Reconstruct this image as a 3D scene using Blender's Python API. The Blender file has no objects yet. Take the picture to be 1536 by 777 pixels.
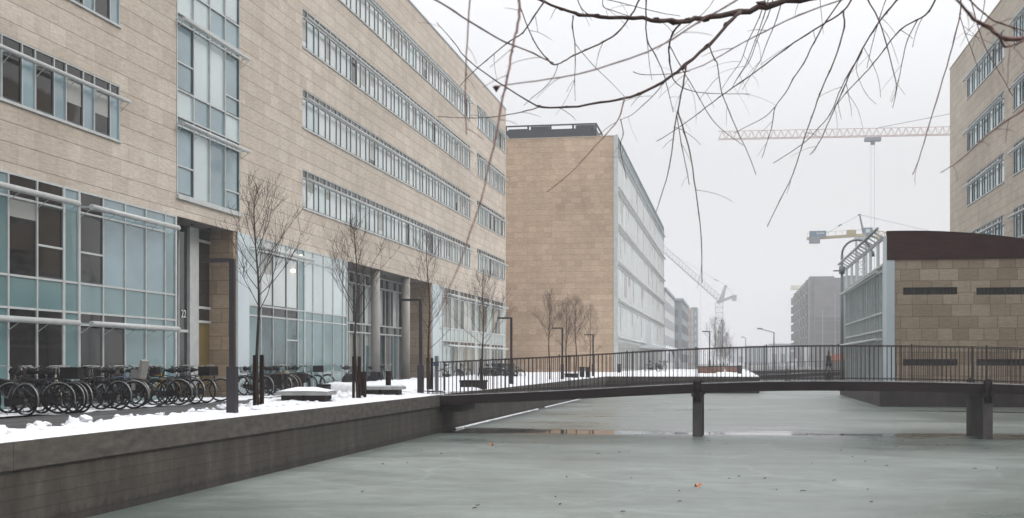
import bpy, math, random
from mathutils import Vector, noise
rnd = random.Random(11)
scene = bpy.context.scene
C = scene.collection

# ------------------------------------------------------------------ survey of the place
# x: across the canal, y: along the canal, z: up (metres); the camera stands at x=0 y=0
FPX, EYE, HZ, VPX = 1850.0, 1.15, 544.0, 1098.0
TH = math.atan((VPX - 768.0) / FPX)
ST, CT = math.sin(TH), math.cos(TH)
def at(px, py, t):
    u = (px - 768.0) / FPX
    return Vector((t * (u * CT - ST), t * (CT + u * ST), EYE + t * (HZ - py) / FPX))
def t_lat(px, lat):
    u = (px - 768.0) / FPX
    return lat / (u * CT - ST)
def ylat(px, lat):
    u = (px - 768.0) / FPX
    return t_lat(px, lat) * (CT + u * ST)

# ------------------------------------------------------------------ mesh helper
class MB:
    def __init__(self): self.v = []; self.f = []; self.m = []; self.s = []
    def face(self, pts, m=0, sm=False):
        b = len(self.v); self.v += [tuple(p) for p in pts]
        self.f.append(tuple(range(b, b + len(pts)))); self.m.append(m); self.s.append(sm); return self
    def box(self, x0, x1, y0, y1, z0, z1, m=0):
        if x0 > x1: x0, x1 = x1, x0
        if y0 > y1: y0, y1 = y1, y0
        if z0 > z1: z0, z1 = z1, z0
        b = len(self.v)
        self.v += [(x0,y0,z0),(x1,y0,z0),(x1,y1,z0),(x0,y1,z0),(x0,y0,z1),(x1,y0,z1),(x1,y1,z1),(x0,y1,z1)]
        for q in ((0,3,2,1),(4,5,6,7),(0,1,5,4),(1,2,6,5),(2,3,7,6),(3,0,4,7)):
            self.f.append(tuple(b + i for i in q)); self.m.append(m); self.s.append(False)
        return self
    def beam(self, p, q, w, h, m=0, up=(0,0,1)):
        p, q = Vector(p), Vector(q); d = (q - p).normalized(); up = Vector(up)
        if abs(d.dot(up)) > .98: up = Vector((0,1,0))
        a = d.cross(up).normalized() * (w/2); c = a.cross(d).normalized() * (h/2)
        b = len(self.v)
        for o in (p, q):
            for (i, j) in ((-1,-1),(1,-1),(1,1),(-1,1)): self.v.append(tuple(o + a*i + c*j))
        for f in ((0,3,2,1),(4,5,6,7),(0,1,5,4),(1,2,6,5),(2,3,7,6),(3,0,4,7)):
            self.f.append(tuple(b + i for i in f)); self.m.append(m); self.s.append(False)
        return self
    def tube(self, pts, r, n=6, m=0, sm=True, closed=False):
        pts = [Vector(p) for p in pts]; k = len(pts)
        if not isinstance(r, (list, tuple)): r = [r] * k
        b = len(self.v); a = None
        for i, p in enumerate(pts):
            if closed: d = pts[(i+1) % k] - pts[i-1]
            elif i == 0: d = pts[1] - pts[0]
            elif i == k-1: d = pts[-1] - pts[-2]
            else: d = pts[i+1] - pts[i-1]
            if d.length < 1e-9: d = Vector((0,0,1))
            d.normalize()
            if a is None:
                a = d.orthogonal().normalized()
            else:
                a = (a - d * a.dot(d))
                a = a.normalized() if a.length > 1e-6 else d.orthogonal().normalized()
            c = d.cross(a)
            for j in range(n):
                t = 2 * math.pi * j / n
                self.v.append(tuple(p + (a * math.cos(t) + c * math.sin(t)) * r[i]))
        for i in range(k if closed else k-1):
            i2 = (i+1) % k
            for j in range(n):
                j2 = (j+1) % n
                self.f.append((b+i*n+j, b+i*n+j2, b+i2*n+j2, b+i2*n+j)); self.m.append(m); self.s.append(sm)
        if not closed and n > 2:
            self.f.append(tuple(b + j for j in reversed(range(n)))); self.m.append(m); self.s.append(False)
            self.f.append(tuple(b + (k-1)*n + j for j in range(n))); self.m.append(m); self.s.append(False)
        return self
    def ring(self, c, rad, r, k=22, n=5, m=0, a0=0., a1=360.):
        full = abs(a1 - a0) >= 359
        pts = []
        for i in range(k if full else k+1):
            t = math.radians(a0 + (a1 - a0) * i / k)
            pts.append((c[0] + rad*math.cos(t), c[1], c[2] + rad*math.sin(t)))
        return self.tube(pts, r, n, m, closed=full)
    def prism(self, poly, ax, a0, a1, m=0):
        # poly of 2D points extruded along axis ax ('x' -> (y,z) poly, 'y' -> (x,z) poly)
        def P(p, a): return (a, p[0], p[1]) if ax == 'x' else ((p[0], a, p[1]) if ax == 'y' else (p[0], p[1], a))
        b = len(self.v); n = len(poly)
        self.v += [P(p, a0) for p in poly] + [P(p, a1) for p in poly]
        self.f.append(tuple(range(b, b+n))); self.f.append(tuple(range(b+2*n-1, b+n-1, -1)))
        for i in range(n): self.f.append((b+i, b+(i+1) % n, b+n+(i+1) % n, b+n+i))
        self.m += [m]*(n+2); self.s += [False]*(n+2)
        return self
    def build(self, name, mats, parent=None, loc=None):
        me = bpy.data.meshes.new(name)
        off = Vector((0,0,0)); p = parent
        while p is not None: off += p.location; p = p.parent
        if loc is not None: off += Vector(loc)
        me.from_pydata([(x-off.x, y-off.y, z-off.z) for x, y, z in self.v], [], self.f)
        if not isinstance(mats, (list, tuple)): mats = [mats]
        for mm in mats: me.materials.append(mm)
        me.polygons.foreach_set('material_index', self.m)
        me.polygons.foreach_set('use_smooth', self.s)
        me.update()
        o = bpy.data.objects.new(name, me); C.objects.link(o)
        if loc is not None: o.location = loc
        if parent is not None: o.parent = parent
        return o

def tag(o, label=None, cat=None, group=None, kind=None):
    if label: o['label'] = label
    if cat: o['category'] = cat
    if group: o['group'] = group
    if kind: o['kind'] = kind
    return o
def thing(name, loc, label, cat, group=None):
    o = bpy.data.objects.new(name, None); C.objects.link(o)
    o.location = loc; o.empty_display_size = .2
    return tag(o, label, cat, group)
def copy_tree(o, parent=None):
    c = o.copy(); C.objects.link(c)
    if parent is not None: c.parent = parent
    for ch in list(o.children): copy_tree(ch, c)
    return c

# ------------------------------------------------------------------ materials
M = {}
def newmat(name):
    m = bpy.data.materials.new(name); m.use_nodes = True
    nt = m.node_tree; bs = nt.nodes['Principled BSDF']; M[name] = m
    return m, nt, bs
def N(nt, t, **kw):
    n = nt.nodes.new(t)
    for k, v in kw.items():
        if k.startswith('i_'): n.inputs[k[2:].replace('_', ' ')].default_value = v
        else: setattr(n, k, v)
    return n
def rgb(c): return (c[0], c[1], c[2], 1)
def pos_map(nt, scale=(1,1,1)):
    g = N(nt, 'ShaderNodeNewGeometry'); mp = N(nt, 'ShaderNodeMapping'); mp.inputs['Scale'].default_value = scale
    nt.links.new(g.outputs['Position'], mp.inputs['Vector']); return mp.outputs['Vector']
def ramp(nt, src, stops):
    r = N(nt, 'ShaderNodeValToRGB'); e = r.color_ramp.elements
    while len(e) < len(stops): e.new(.5)
    for i, (p, c) in enumerate(stops): e[i].position = p; e[i].color = rgb(c) if not isinstance(c, float) else (c,c,c,1)
    nt.links.new(src, r.inputs['Fac']); return r.outputs['Color']
def simple(name, col, rough=.6, var=.15, scale=(3,3,3), spec=.5, metal=0., bump=0., bscale=40.):
    m, nt, bs = newmat(name)
    bs.inputs['Roughness'].default_value = rough; bs.inputs['Metallic'].default_value = metal
    bs.inputs['Specular IOR Level'].default_value = spec
    if var > 0:
        n = N(nt, 'ShaderNodeTexNoise'); n.inputs['Scale'].default_value = 1.; n.inputs['Detail'].default_value = 5.
        nt.links.new(pos_map(nt, scale), n.inputs['Vector'])
        lo = [c*(1-var) for c in col]; hi = [min(1, c*(1+var)) for c in col]
        nt.links.new(ramp(nt, n.outputs['Fac'], [(.3, lo), (.7, hi)]), bs.inputs['Base Color'])
    else: bs.inputs['Base Color'].default_value = rgb(col)
    if bump > 0:
        n2 = N(nt, 'ShaderNodeTexNoise'); n2.inputs['Scale'].default_value = bscale; n2.inputs['Detail'].default_value = 4.
        nt.links.new(pos_map(nt), n2.inputs['Vector'])
        b = N(nt, 'ShaderNodeBump'); b.inputs['Strength'].default_value = bump; b.inputs['Distance'].default_value = .02
        nt.links.new(n2.outputs['Fac'], b.inputs['Height']); nt.links.new(b.outputs['Normal'], bs.inputs['Normal'])
    return m

def stone(name, plane, c1, c2, mortar, bw=1.05, rh=.55, z_off=0., ms=.012, vein=.12, hj=0.):
    m, nt, bs = newmat(name)
    g = N(nt, 'ShaderNodeNewGeometry'); sp = N(nt, 'ShaderNodeSeparateXYZ'); cb = N(nt, 'ShaderNodeCombineXYZ')
    nt.links.new(g.outputs['Position'], sp.inputs[0])
    nt.links.new(sp.outputs['Y' if plane == 'x' else 'X'], cb.inputs['X'])
    ad = N(nt, 'ShaderNodeMath', operation='ADD'); ad.inputs[1].default_value = 50 * rh + z_off
    nt.links.new(sp.outputs['Z'], ad.inputs[0]); nt.links.new(ad.outputs[0], cb.inputs['Y'])
    ax = N(nt, 'ShaderNodeVectorMath', operation='ADD'); ax.inputs[1].default_value = (200*bw, 0, 0)
    nt.links.new(cb.outputs[0], ax.inputs[0])
    br = N(nt, 'ShaderNodeTexBrick', offset=.37, offset_frequency=2, squash=.8, squash_frequency=3)
    br.inputs['Scale'].default_value = 1.; br.inputs['Brick Width'].default_value = bw
    br.inputs['Row Height'].default_value = rh; br.inputs['Mortar Size'].default_value = ms
    br.inputs['Mortar Smooth'].default_value = .1; br.inputs['Bias'].default_value = -.05
    br.inputs['Color1'].default_value = rgb(c1); br.inputs['Color2'].default_value = rgb(c2); br.inputs['Mortar'].default_value = rgb(mortar)
    nt.links.new(ax.outputs[0], br.inputs['Vector'])
    def mul(src, sc, detail, lo, hi):
        n = N(nt, 'ShaderNodeTexNoise'); n.inputs['Scale'].default_value = 1.; n.inputs['Detail'].default_value = detail
        mp = N(nt, 'ShaderNodeMapping'); mp.inputs['Scale'].default_value = sc
        nt.links.new(cb.outputs[0], mp.inputs['Vector']); nt.links.new(mp.outputs[0], n.inputs['Vector'])
        r = ramp(nt, n.outputs['Fac'], [(.3, lo), (.7, hi)])
        mx = N(nt, 'ShaderNodeMix', data_type='RGBA', blend_type='MULTIPLY'); mx.inputs[0].default_value = 1.
        nt.links.new(src, mx.inputs[6]); nt.links.new(r, mx.inputs[7]); return mx.outputs[2]
    c = mul(br.outputs['Color'], (2.2, 22, 1), 6, (1-vein*1.4,1-vein*1.45,1-vein*1.5), (1+vein,1+vein,1+vein))
    c = mul(c, (.10, .16, 1), 4, (.88,.87,.85), (1.08,1.07,1.06))
    c = mul(c, (7, 7, 1), 5, (.93,.92,.9), (1.05,1.05,1.05))
    c = mul(c, (1.3, .09, 1), 5, (.94,.93,.92), (1.03,1.03,1.03))
    c = mul(c, (.06, 1.4, 1), 3, (.92,.90,.88), (1.06,1.06,1.06))
    if hj > 0:      # the wide bed joints between the courses
        dv_ = N(nt, 'ShaderNodeMath', operation='DIVIDE'); nt.links.new(ad.outputs[0], dv_.inputs[0]); dv_.inputs[1].default_value = rh
        fr = N(nt, 'ShaderNodeMath', operation='FRACT'); nt.links.new(dv_.outputs[0], fr.inputs[0])
        hc = ramp(nt, fr.outputs[0], [(0., hj), (.035, hj), (.05, 1.0), (1., 1.0)])
        mx = N(nt, 'ShaderNodeMix', data_type='RGBA', blend_type='MULTIPLY'); mx.inputs[0].default_value = 1.
        nt.links.new(c, mx.inputs[6]); nt.links.new(hc, mx.inputs[7]); c = mx.outputs[2]
    nt.links.new(c, bs.inputs['Base Color'])
    bs.inputs['Roughness'].default_value = .75; bs.inputs['Specular IOR Level'].default_value = .25
    b = N(nt, 'ShaderNodeBump'); b.inputs['Strength'].default_value = .35; b.inputs['Distance'].default_value = .012; b.invert = True
    nt.links.new(br.outputs['Fac'], b.inputs['Height']); nt.links.new(b.outputs['Normal'], bs.inputs['Normal'])
    return m

stone('travertine', 'x', (.56,.51,.452), (.47,.42,.37), (.46,.41,.36), ms=.010, hj=.50)
stone('travertine_front', 'y', (.57,.445,.33), (.46,.35,.25), (.42,.32,.23), rh=.56, bw=.95, vein=.16, hj=.8)
stone('travertine_pale', 'y', (.43,.36,.28), (.30,.24,.18), (.15,.12,.095), bw=.86, rh=.553, z_off=.02, ms=.011)
stone('travertine_grey', 'x', (.47,.43,.37), (.40,.36,.31), (.38,.34,.29), hj=.65)
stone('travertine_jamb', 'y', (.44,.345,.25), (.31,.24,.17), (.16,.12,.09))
simple('white_frame', (.47,.495,.49), .4, .10)
simple('side_frame', (.515,.53,.505), .45, .10, (.3,.3,.3))
simple('grey_frame', (.33,.37,.38), .4, .08)
simple('dark_sash', (.045,.06,.062), .4, .1)
simple('coping_metal', (.32,.36,.42), .4, .1)
simple('dark_steel', (.016,.015,.018), .5, .3, (2,2,2), spec=.25)
simple('lamp_steel', (.034,.029,.034), .5, .2, spec=.3)
simple('deck_steel', (.020,.0125,.013), .6, .4, (.8,3,3), bump=.2, spec=.2)
simple('rail_steel', (.045,.033,.033), .55, .3, spec=.3)
simple('concrete_column', (.34,.32,.29), .8, .15, (2,2,1.2), bump=.3)
simple('bench_concrete', (.27,.27,.265), .85, .2, (6,6,6), bump=.3)
simple('bench_dark', (.028,.022,.021), .8, .3, spec=.2)
simple('stake_wood', (.020,.011,.009), .85, .35, (20,20,2), spec=.1)
simple('bark', (.042,.032,.026), .9, .4, (14,14,3), bump=.5, spec=.15)
simple('twig_bark', (.055,.034,.027), .8, .3, (8,8,8))
simple('branch_bark', (.062,.034,.026), .7, .5, (30,30,30), bump=.6, bscale=120)
simple('branch_red', (.12,.052,.04), .6, .5, (22,22,22), bump=.5, bscale=120)
simple('rust_fascia', (.045,.016,.012), .8, .25, (2.5,2.5,9), spec=.1)
simple('slot_dark', (.03,.024,.022), .6, .2)
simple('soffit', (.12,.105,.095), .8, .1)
simple('tyre_rubber', (.008,.008,.008), .8, 0, spec=.2)
simple('chrome', (.32,.32,.31), .3, .1, metal=.9)
simple('saddle_black', (.008,.008,.009), .6, 0, spec=.25)
simple('paint_black', (.015,.015,.017), .35, 0)
simple('paint_cream', (.48,.44,.30), .4, .1)
simple('paint_blue', (.05,.08,.16), .4, .1)
simple('paint_yellow', (.42,.26,.03), .4, .1)
simple('paint_silver', (.34,.34,.33), .35, .1, metal=.4)
simple('plastic_pale', (.27,.27,.25), .5, .1)
simple('crate_black', (.009,.007,.008), .7, .2, spec=.2)
simple('brass', (.25,.15,.06), .45, .2, metal=.6)
simple('roof_plant', (.012,.016,.026), .5, .2)
simple('roof_felt', (.12,.12,.12), .9, .2, (.5,.5,.5))
simple('pale_panel', (.52,.60,.64), .4, .05, (.5,.5,.5))
simple('crane_yellow', (.42,.35,.20), .5, .15)
simple('crane_blue', (.13,.20,.27), .5, .1)
simple('crane_red', (.44,.29,.24), .5, .1)
simple('crane_grey', (.22,.24,.27), .5, .1)
simple('crane_pale', (.42,.44,.46), .5, .1)  # haze fade mixed into the colour for the far crane and far windows
simple('block_grey', (.215,.21,.205), .8, .15, (.3,.3,.6))
simple('block_dark', (.15,.147,.143), .8, .2)
simple('far_white', (.60,.62,.63), .6, .08, (.2,.2,.2))
simple('far_blue', (.22,.26,.28), .5, .1)
simple('far_tan', (.36,.30,.26), .7, .15, (.3,.3,.3))
simple('planter_brown', (.18,.09,.06), .8, .3)
simple('orange_paint', (.55,.12,.05), .5, .1)
simple('leaf_orange', (.60,.17,.02), .5, .3, (40,40,40))
simple('coat_cloth', (.012,.010,.013), .85, .1)
simple('trouser_cloth', (.02,.02,.025), .85, .1)
simple('skin', (.42,.24,.17), .6, .05)
simple('hair', (.03,.02,.015), .7, .1)
simple('lamp_grey', (.16,.18,.19), .45, .1)
simple('door_ochre', (.16,.115,.035), .35, .15, (1,1,1))
simple('number_white', (.7,.7,.7), .5, 0)  # plain white of the house number digits
m, nt, bs = newmat('lamp_glow'); bs.inputs['Emission Color'].default_value = (1,.8,.5,1); bs.inputs['Emission Strength'].default_value = 6.

def glass(name, c, rough=.06, var=.22, spec=.9, sc=(.35,.35,.5), stripes=0.):
    m, nt, bs = newmat(name)
    n = N(nt, 'ShaderNodeTexNoise'); n.inputs['Scale'].default_value = 1.; n.inputs['Detail'].default_value = 3.
    nt.links.new(pos_map(nt, sc), n.inputs['Vector'])
    col = ramp(nt, n.outputs['Fac'], [(.32, [x*(1-var) for x in c]), (.68, [min(1, x*(1+var)) for x in c])])
    if stripes > 0:   # folds of a drawn curtain behind the pane
        w = N(nt, 'ShaderNodeTexWave', bands_direction='Y'); w.inputs['Scale'].default_value = 3.2; w.inputs['Distortion'].default_value = 3.; w.inputs['Detail'].default_value = 2.
        nt.links.new(pos_map(nt, (.3, 1, .08)), w.inputs['Vector'])
        mx = N(nt, 'ShaderNodeMix', data_type='RGBA', blend_type='MULTIPLY'); mx.inputs[0].default_value = stripes
        nt.links.new(col, mx.inputs[6]); nt.links.new(w.outputs['Color'], mx.inputs[7]); col = mx.outputs[2]
    nt.links.new(col, bs.inputs['Base Color'])
    bs.inputs['Roughness'].default_value = rough; bs.inputs['Specular IOR Level'].default_value = .5; bs.inputs['IOR'].default_value = 1.5 if name in ('glass_dark','glass_brown') else 1.8
    b = N(nt, 'ShaderNodeBump'); b.inputs['Strength'].default_value = .06; b.inputs['Distance'].default_value = .05
    n3 = N(nt, 'ShaderNodeTexNoise'); n3.inputs['Scale'].default_value = .9
    nt.links.new(pos_map(nt), n3.inputs['Vector']); nt.links.new(n3.outputs['Fac'], b.inputs['Height']); nt.links.new(b.outputs['Normal'], bs.inputs['Normal'])
    return m
glass('glass_dark', (.018,.018,.018), .05, .6, sc=(.8,.8,.8))
glass('glass_brown', (.022,.016,.014), .04, .6, sc=(1.2,1.2,.5), stripes=.55)
glass('glass_teal', (.125,.215,.225), .04, .14)
glass('glass_blue', (.20,.29,.325), .05, .2)
glass('glass_light', (.62,.67,.67), .10, .12, stripes=.25)  # whitish base paints in the sky's reflection, along with real curtains
glass('glass_pale', (.47,.55,.56), .10, .10)
glass('glass_deep', (.06,.115,.125), .05, .3)
glass('glass_curtain', (.26,.26,.22), .08, .25, stripes=.7, sc=(1,1,.3))
glass('glass_blind', (.30,.31,.29), .25, .06)
GL = ['glass_dark','glass_brown','glass_teal','glass_blue','glass_light','glass_pale','glass_deep','glass_curtain','glass_blind']
GI = {n[6:]: i for i, n in enumerate(GL)}
GM = [M[n] for n in GL]

# concrete of the quay wall with stains running down
m, nt, bs = newmat('quay_concrete')
n1 = N(nt, 'ShaderNodeTexNoise'); n1.inputs['Scale'].default_value = 1.; n1.inputs['Detail'].default_value = 8.
nt.links.new(pos_map(nt, (2.4, 2.4, .6)), n1.inputs['Vector'])
n2 = N(nt, 'ShaderNodeTexNoise'); n2.inputs['Scale'].default_value = 9.; n2.inputs['Detail'].default_value = 6.
nt.links.new(pos_map(nt), n2.inputs['Vector'])
a = ramp(nt, n1.outputs['Fac'], [(.28, (.046,.037,.030)), (.5, (.066,.056,.046)), (.72, (.102,.088,.074))])
b_ = ramp(nt, n2.outputs['Fac'], [(.25, (.8,.8,.8)), (.75, (1.12,1.12,1.12))])
mx = N(nt, 'ShaderNodeMix', data_type='RGBA', blend_type='MULTIPLY'); mx.inputs[0].default_value = 1.
nt.links.new(a, mx.inputs[6]); nt.links.new(b_, mx.inputs[7])
g = N(nt, 'ShaderNodeNewGeometry'); sp = N(nt, 'ShaderNodeSeparateXYZ'); cb = N(nt, 'ShaderNodeCombineXYZ')
nt.links.new(g.outputs['Position'], sp.inputs[0]); nt.links.new(sp.outputs['Y'], cb.inputs['X']); nt.links.new(sp.outputs['Z'], cb.inputs['Y'])
br = N(nt, 'ShaderNodeTexBrick'); br.inputs['Scale'].default_value = 1.; br.inputs['Brick Width'].default_value = 2.4; br.inputs['Row Height'].default_value = .16
br.inputs['Mortar Size'].default_value = .009; br.inputs['Color1'].default_value = (1,1,1,1); br.inputs['Color2'].default_value = (.82,.82,.82,1); br.inputs['Mortar'].default_value = (.5,.5,.5,1)
nt.links.new(cb.outputs[0], br.inputs['Vector'])
mx2 = N(nt, 'ShaderNodeMix', data_type='RGBA', blend_type='MULTIPLY'); mx2.inputs[0].default_value = .8
nt.links.new(mx.outputs[2], mx2.inputs[6]); nt.links.new(br.outputs['Color'], mx2.inputs[7])
zn = N(nt, 'ShaderNodeMath', operation='MULTIPLY_ADD'); nt.links.new(n2.outputs['Fac'], zn.inputs[0]); zn.inputs[1].default_value = .25; nt.links.new(sp.outputs['Z'], zn.inputs[2])
tl = N(nt, 'ShaderNodeMapRange'); nt.links.new(zn.outputs[0], tl.inputs[0]); tl.inputs[1].default_value = -.66; tl.inputs[2].default_value = -.60; tl.inputs[3].default_value = .62; tl.inputs[4].default_value = 1.
tm = N(nt, 'ShaderNodeVectorMath', operation='SCALE'); nt.links.new(mx2.outputs[2], tm.inputs[0]); nt.links.new(tl.outputs[0], tm.inputs['Scale'])
nt.links.new(tm.outputs[0], bs.inputs['Base Color']); bs.inputs['Roughness'].default_value = .8
bb = N(nt, 'ShaderNodeBump'); bb.inputs['Strength'].default_value = .4; bb.inputs['Distance'].default_value = .02
nt.links.new(n2.outputs['Fac'], bb.inputs['Height']); nt.links.new(bb.outputs['Normal'], bs.inputs['Normal'])
simple('coping_concrete', (.084,.074,.064), .85, .40, (3,3,9), bump=.5)
simple('plinth_concrete', (.042,.033,.030), .85, .3, (2,2,1), bump=.3)

# snow
m, nt, bs = newmat('snow_white')
bs.inputs['Base Color'].default_value = (.84,.86,.89,1); bs.inputs['Roughness'].default_value = .9; bs.inputs['Specular IOR Level'].default_value = .1
n2 = N(nt, 'ShaderNodeTexNoise'); n2.inputs['Scale'].default_value = 7.; n2.inputs['Detail'].default_value = 8.
nt.links.new(pos_map(nt), n2.inputs['Vector'])
bb = N(nt, 'ShaderNodeBump'); bb.inputs['Strength'].default_value = .4; bb.inputs['Distance'].default_value = .04
nt.links.new(n2.outputs['Fac'], bb.inputs['Height']); nt.links.new(bb.outputs['Normal'], bs.inputs['Normal'])
nt.links.new(ramp(nt, n2.outputs['Fac'], [(.3, (.66,.67,.69)), (.55, (.85,.87,.9))]), bs.inputs['Base Color'])

# asphalt / slush of the quay
m, nt, bs = newmat('wet_asphalt')
n1 = N(nt, 'ShaderNodeTexNoise'); n1.inputs['Scale'].default_value = 1.; n1.inputs['Detail'].default_value = 7.
nt.links.new(pos_map(nt, (1.3, .35, 1)), n1.inputs['Vector'])
nt.links.new(ramp(nt, n1.outputs['Fac'], [(.3, (.055,.054,.055)), (.6, (.085,.084,.086)), (.8, (.16,.165,.17))]), bs.inputs['Base Color'])
nt.links.new(ramp(nt, n1.outputs['Fac'], [(.35, .75), (.7, .38)]), bs.inputs['Roughness'])

# ice of the frozen canal
m, nt, bs = newmat('canal_ice')
pos = pos_map(nt)
n1 = N(nt, 'ShaderNodeTexNoise'); n1.inputs['Scale'].default_value = 1.; n1.inputs['Detail'].default_value = 9.; n1.inputs['Roughness'].default_value = .62
nt.links.new(pos_map(nt, (.09, .15, 1)), n1.inputs['Vector'])
n2 = N(nt, 'ShaderNodeTexNoise'); n2.inputs['Scale'].default_value = 1.; n2.inputs['Detail'].default_value = 10.; n2.inputs['Roughness'].default_value = .7
nt.links.new(pos_map(nt, (.8, 1.3, 1)), n2.inputs['Vector'])
ca = ramp(nt, n1.outputs['Fac'], [(.30, (.074,.095,.085)), (.5, (.122,.148,.133)), (.70, (.225,.252,.232))])
cb2 = ramp(nt, n2.outputs['Fac'], [(.30, (.72,.72,.71)), (.70, (1.30,1.30,1.29))])
mx = N(nt, 'ShaderNodeMix', data_type='RGBA', blend_type='MULTIPLY'); mx.inputs[0].default_value = 1.
nt.links.new(ca, mx.inputs[6]); nt.links.new(cb2, mx.inputs[7])
# melt water: a band below the footbridge's near edge plus scattered pools
sp = N(nt, 'ShaderNodeSeparateXYZ'); nt.links.new(pos, sp.inputs[0])
def math_(op, a, b=None):
    n = N(nt, 'ShaderNodeMath', operation=op)
    for i, x in enumerate((a, b)):
        if x is None: continue
        if isinstance(x, (int, float)): n.inputs[i].default_value = x
        else: nt.links.new(x, n.inputs[i])
    return n.outputs[0]
n3 = N(nt, 'ShaderNodeTexNoise'); n3.inputs['Scale'].default_value = 1.; n3.inputs['Detail'].default_value = 5.
nt.links.new(pos_map(nt, (.22, .55, 1)), n3.inputs['Vector'])
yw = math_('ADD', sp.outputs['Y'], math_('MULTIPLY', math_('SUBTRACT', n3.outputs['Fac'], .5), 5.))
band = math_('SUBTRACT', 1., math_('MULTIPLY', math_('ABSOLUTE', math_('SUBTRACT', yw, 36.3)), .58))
n4 = N(nt, 'ShaderNodeTexNoise'); n4.inputs['Scale'].default_value = 1.; n4.inputs['Detail'].default_value = 6.
nt.links.new(pos_map(nt, (.12, .34, 1)), n4.inputs['Vector'])
pool = math_('MULTIPLY', math_('SUBTRACT', n4.outputs['Fac'], .64), 14.)
farm = math_('GREATER_THAN', sp.outputs['Y'], 45.)
pool = math_('MULTIPLY', pool, farm)
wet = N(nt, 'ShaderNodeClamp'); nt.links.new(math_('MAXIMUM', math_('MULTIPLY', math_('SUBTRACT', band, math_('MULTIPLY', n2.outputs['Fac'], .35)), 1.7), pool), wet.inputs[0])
vo = N(nt, 'ShaderNodeTexVoronoi', feature='DISTANCE_TO_EDGE'); vo.inputs['Scale'].default_value = .22
wn = N(nt, 'ShaderNodeVectorMath', operation='ADD'); nt.links.new(pos, wn.inputs[0])
wn2 = N(nt, 'ShaderNodeVectorMath', operation='SCALE'); wn2.inputs['Scale'].default_value = 1.6; nt.links.new(n4.outputs['Color'], wn2.inputs[0]); nt.links.new(wn2.outputs[0], wn.inputs[1])
nt.links.new(wn.outputs[0], vo.inputs['Vector'])
ck = ramp(nt, vo.outputs['Distance'], [(0., (1.28,1.28,1.27)), (.006, (1.12,1.12,1.12)), (.014, (1,1,1))])
fz = N(nt, 'ShaderNodeTexNoise'); fz.inputs['Scale'].default_value = 5.5; fz.inputs['Detail'].default_value = 8.; fz.inputs['Roughness'].default_value = .75
nt.links.new(pos_map(nt, (.5,1,1)), fz.inputs['Vector'])
fc = ramp(nt, fz.outputs['Fac'], [(.36, (.80,.80,.80)), (.5, (1,1,1)), (.70, (1.05,1.05,1.05)), (.76, (1.6,1.6,1.6))])
for src in (ck, fc):
    m_ = N(nt, 'ShaderNodeMix', data_type='RGBA', blend_type='MULTIPLY'); m_.inputs[0].default_value = 1.
    nt.links.new(mx.outputs[2], m_.inputs[6]); nt.links.new(src, m_.inputs[7]); mx = m_
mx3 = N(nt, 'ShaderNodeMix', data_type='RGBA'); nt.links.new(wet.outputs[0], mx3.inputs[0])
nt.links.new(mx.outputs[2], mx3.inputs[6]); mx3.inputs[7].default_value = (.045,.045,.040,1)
nt.links.new(mx3.outputs[2], bs.inputs['Base Color'])
rr = N(nt, 'ShaderNodeMapRange'); nt.links.new(wet.outputs[0], rr.inputs[0]); nt.links.new(ramp(nt, n1.outputs['Fac'], [(.36, .26), (.62, .58)]), rr.inputs[3]); rr.inputs[4].default_value = .04
nt.links.new(rr.outputs[0], bs.inputs['Roughness'])
bs.inputs['Specular IOR Level'].default_value = .65
bb = N(nt, 'ShaderNodeBump'); bb.inputs['Distance'].default_value = .02
inv = math_('MULTIPLY', math_('SUBTRACT', 1., wet.outputs[0]), .25); nt.links.new(inv, bb.inputs['Strength'])
nt.links.new(n2.outputs['Fac'], bb.inputs['Height']); nt.links.new(bb.outputs['Normal'], bs.inputs['Normal'])

# ------------------------------------------------------------------ terrain
ICE = -.90
LW = -8.4          # canal wall plane
Y2 = 84.0          # the canal narrows here
X2 = 1.8
FARY = 150.0
mb = MB(); 
nx, ny = 60, 120
mb.face([(-60,-60,ICE),(60,-60,ICE),(60,200,ICE),(-60,200,ICE)])
tag(mb.build('canal_ice', M['canal_ice']), kind='structure')
GZ = -.15
mb = MB()
mb.face([(-900,3.,GZ),(LW-.3,3.,GZ),(LW-.3,FARY,GZ),(-900,FARY,GZ)])
mb.face([(-900,-300,GZ),(900,-300,GZ),(900,3.,GZ),(-900,3.,GZ)])
mb.face([(14.3,3,GZ),(900,3,GZ),(900,FARY,GZ),(14.3,FARY,GZ)])
mb.face([(LW-.3,Y2+.3,GZ),(X2-.3,Y2+.3,GZ),(X2-.3,FARY,GZ),(LW-.3,FARY,GZ)])
mb.face([(-900,FARY,GZ),(900,FARY,GZ),(900,1400,GZ),(-900,1400,GZ)])
for (a, b) in (((LW-.3,3),(LW-.3,Y2+.3)),((LW-.3,Y2+.3),(X2-.3,Y2+.3)),((X2-.3,Y2+.3),(X2-.3,FARY)),((14.3,3),(14.3,FARY)),((LW-.3,3),(14.3,3)),((X2-.3,FARY),(14.3,FARY))):
    mb.face([(a[0],a[1],ICE-1),(b[0],b[1],ICE-1),(b[0],b[1],GZ),(a[0],a[1],GZ)])
tag(mb.build('ground', M['wet_asphalt']), kind='structure')

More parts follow.
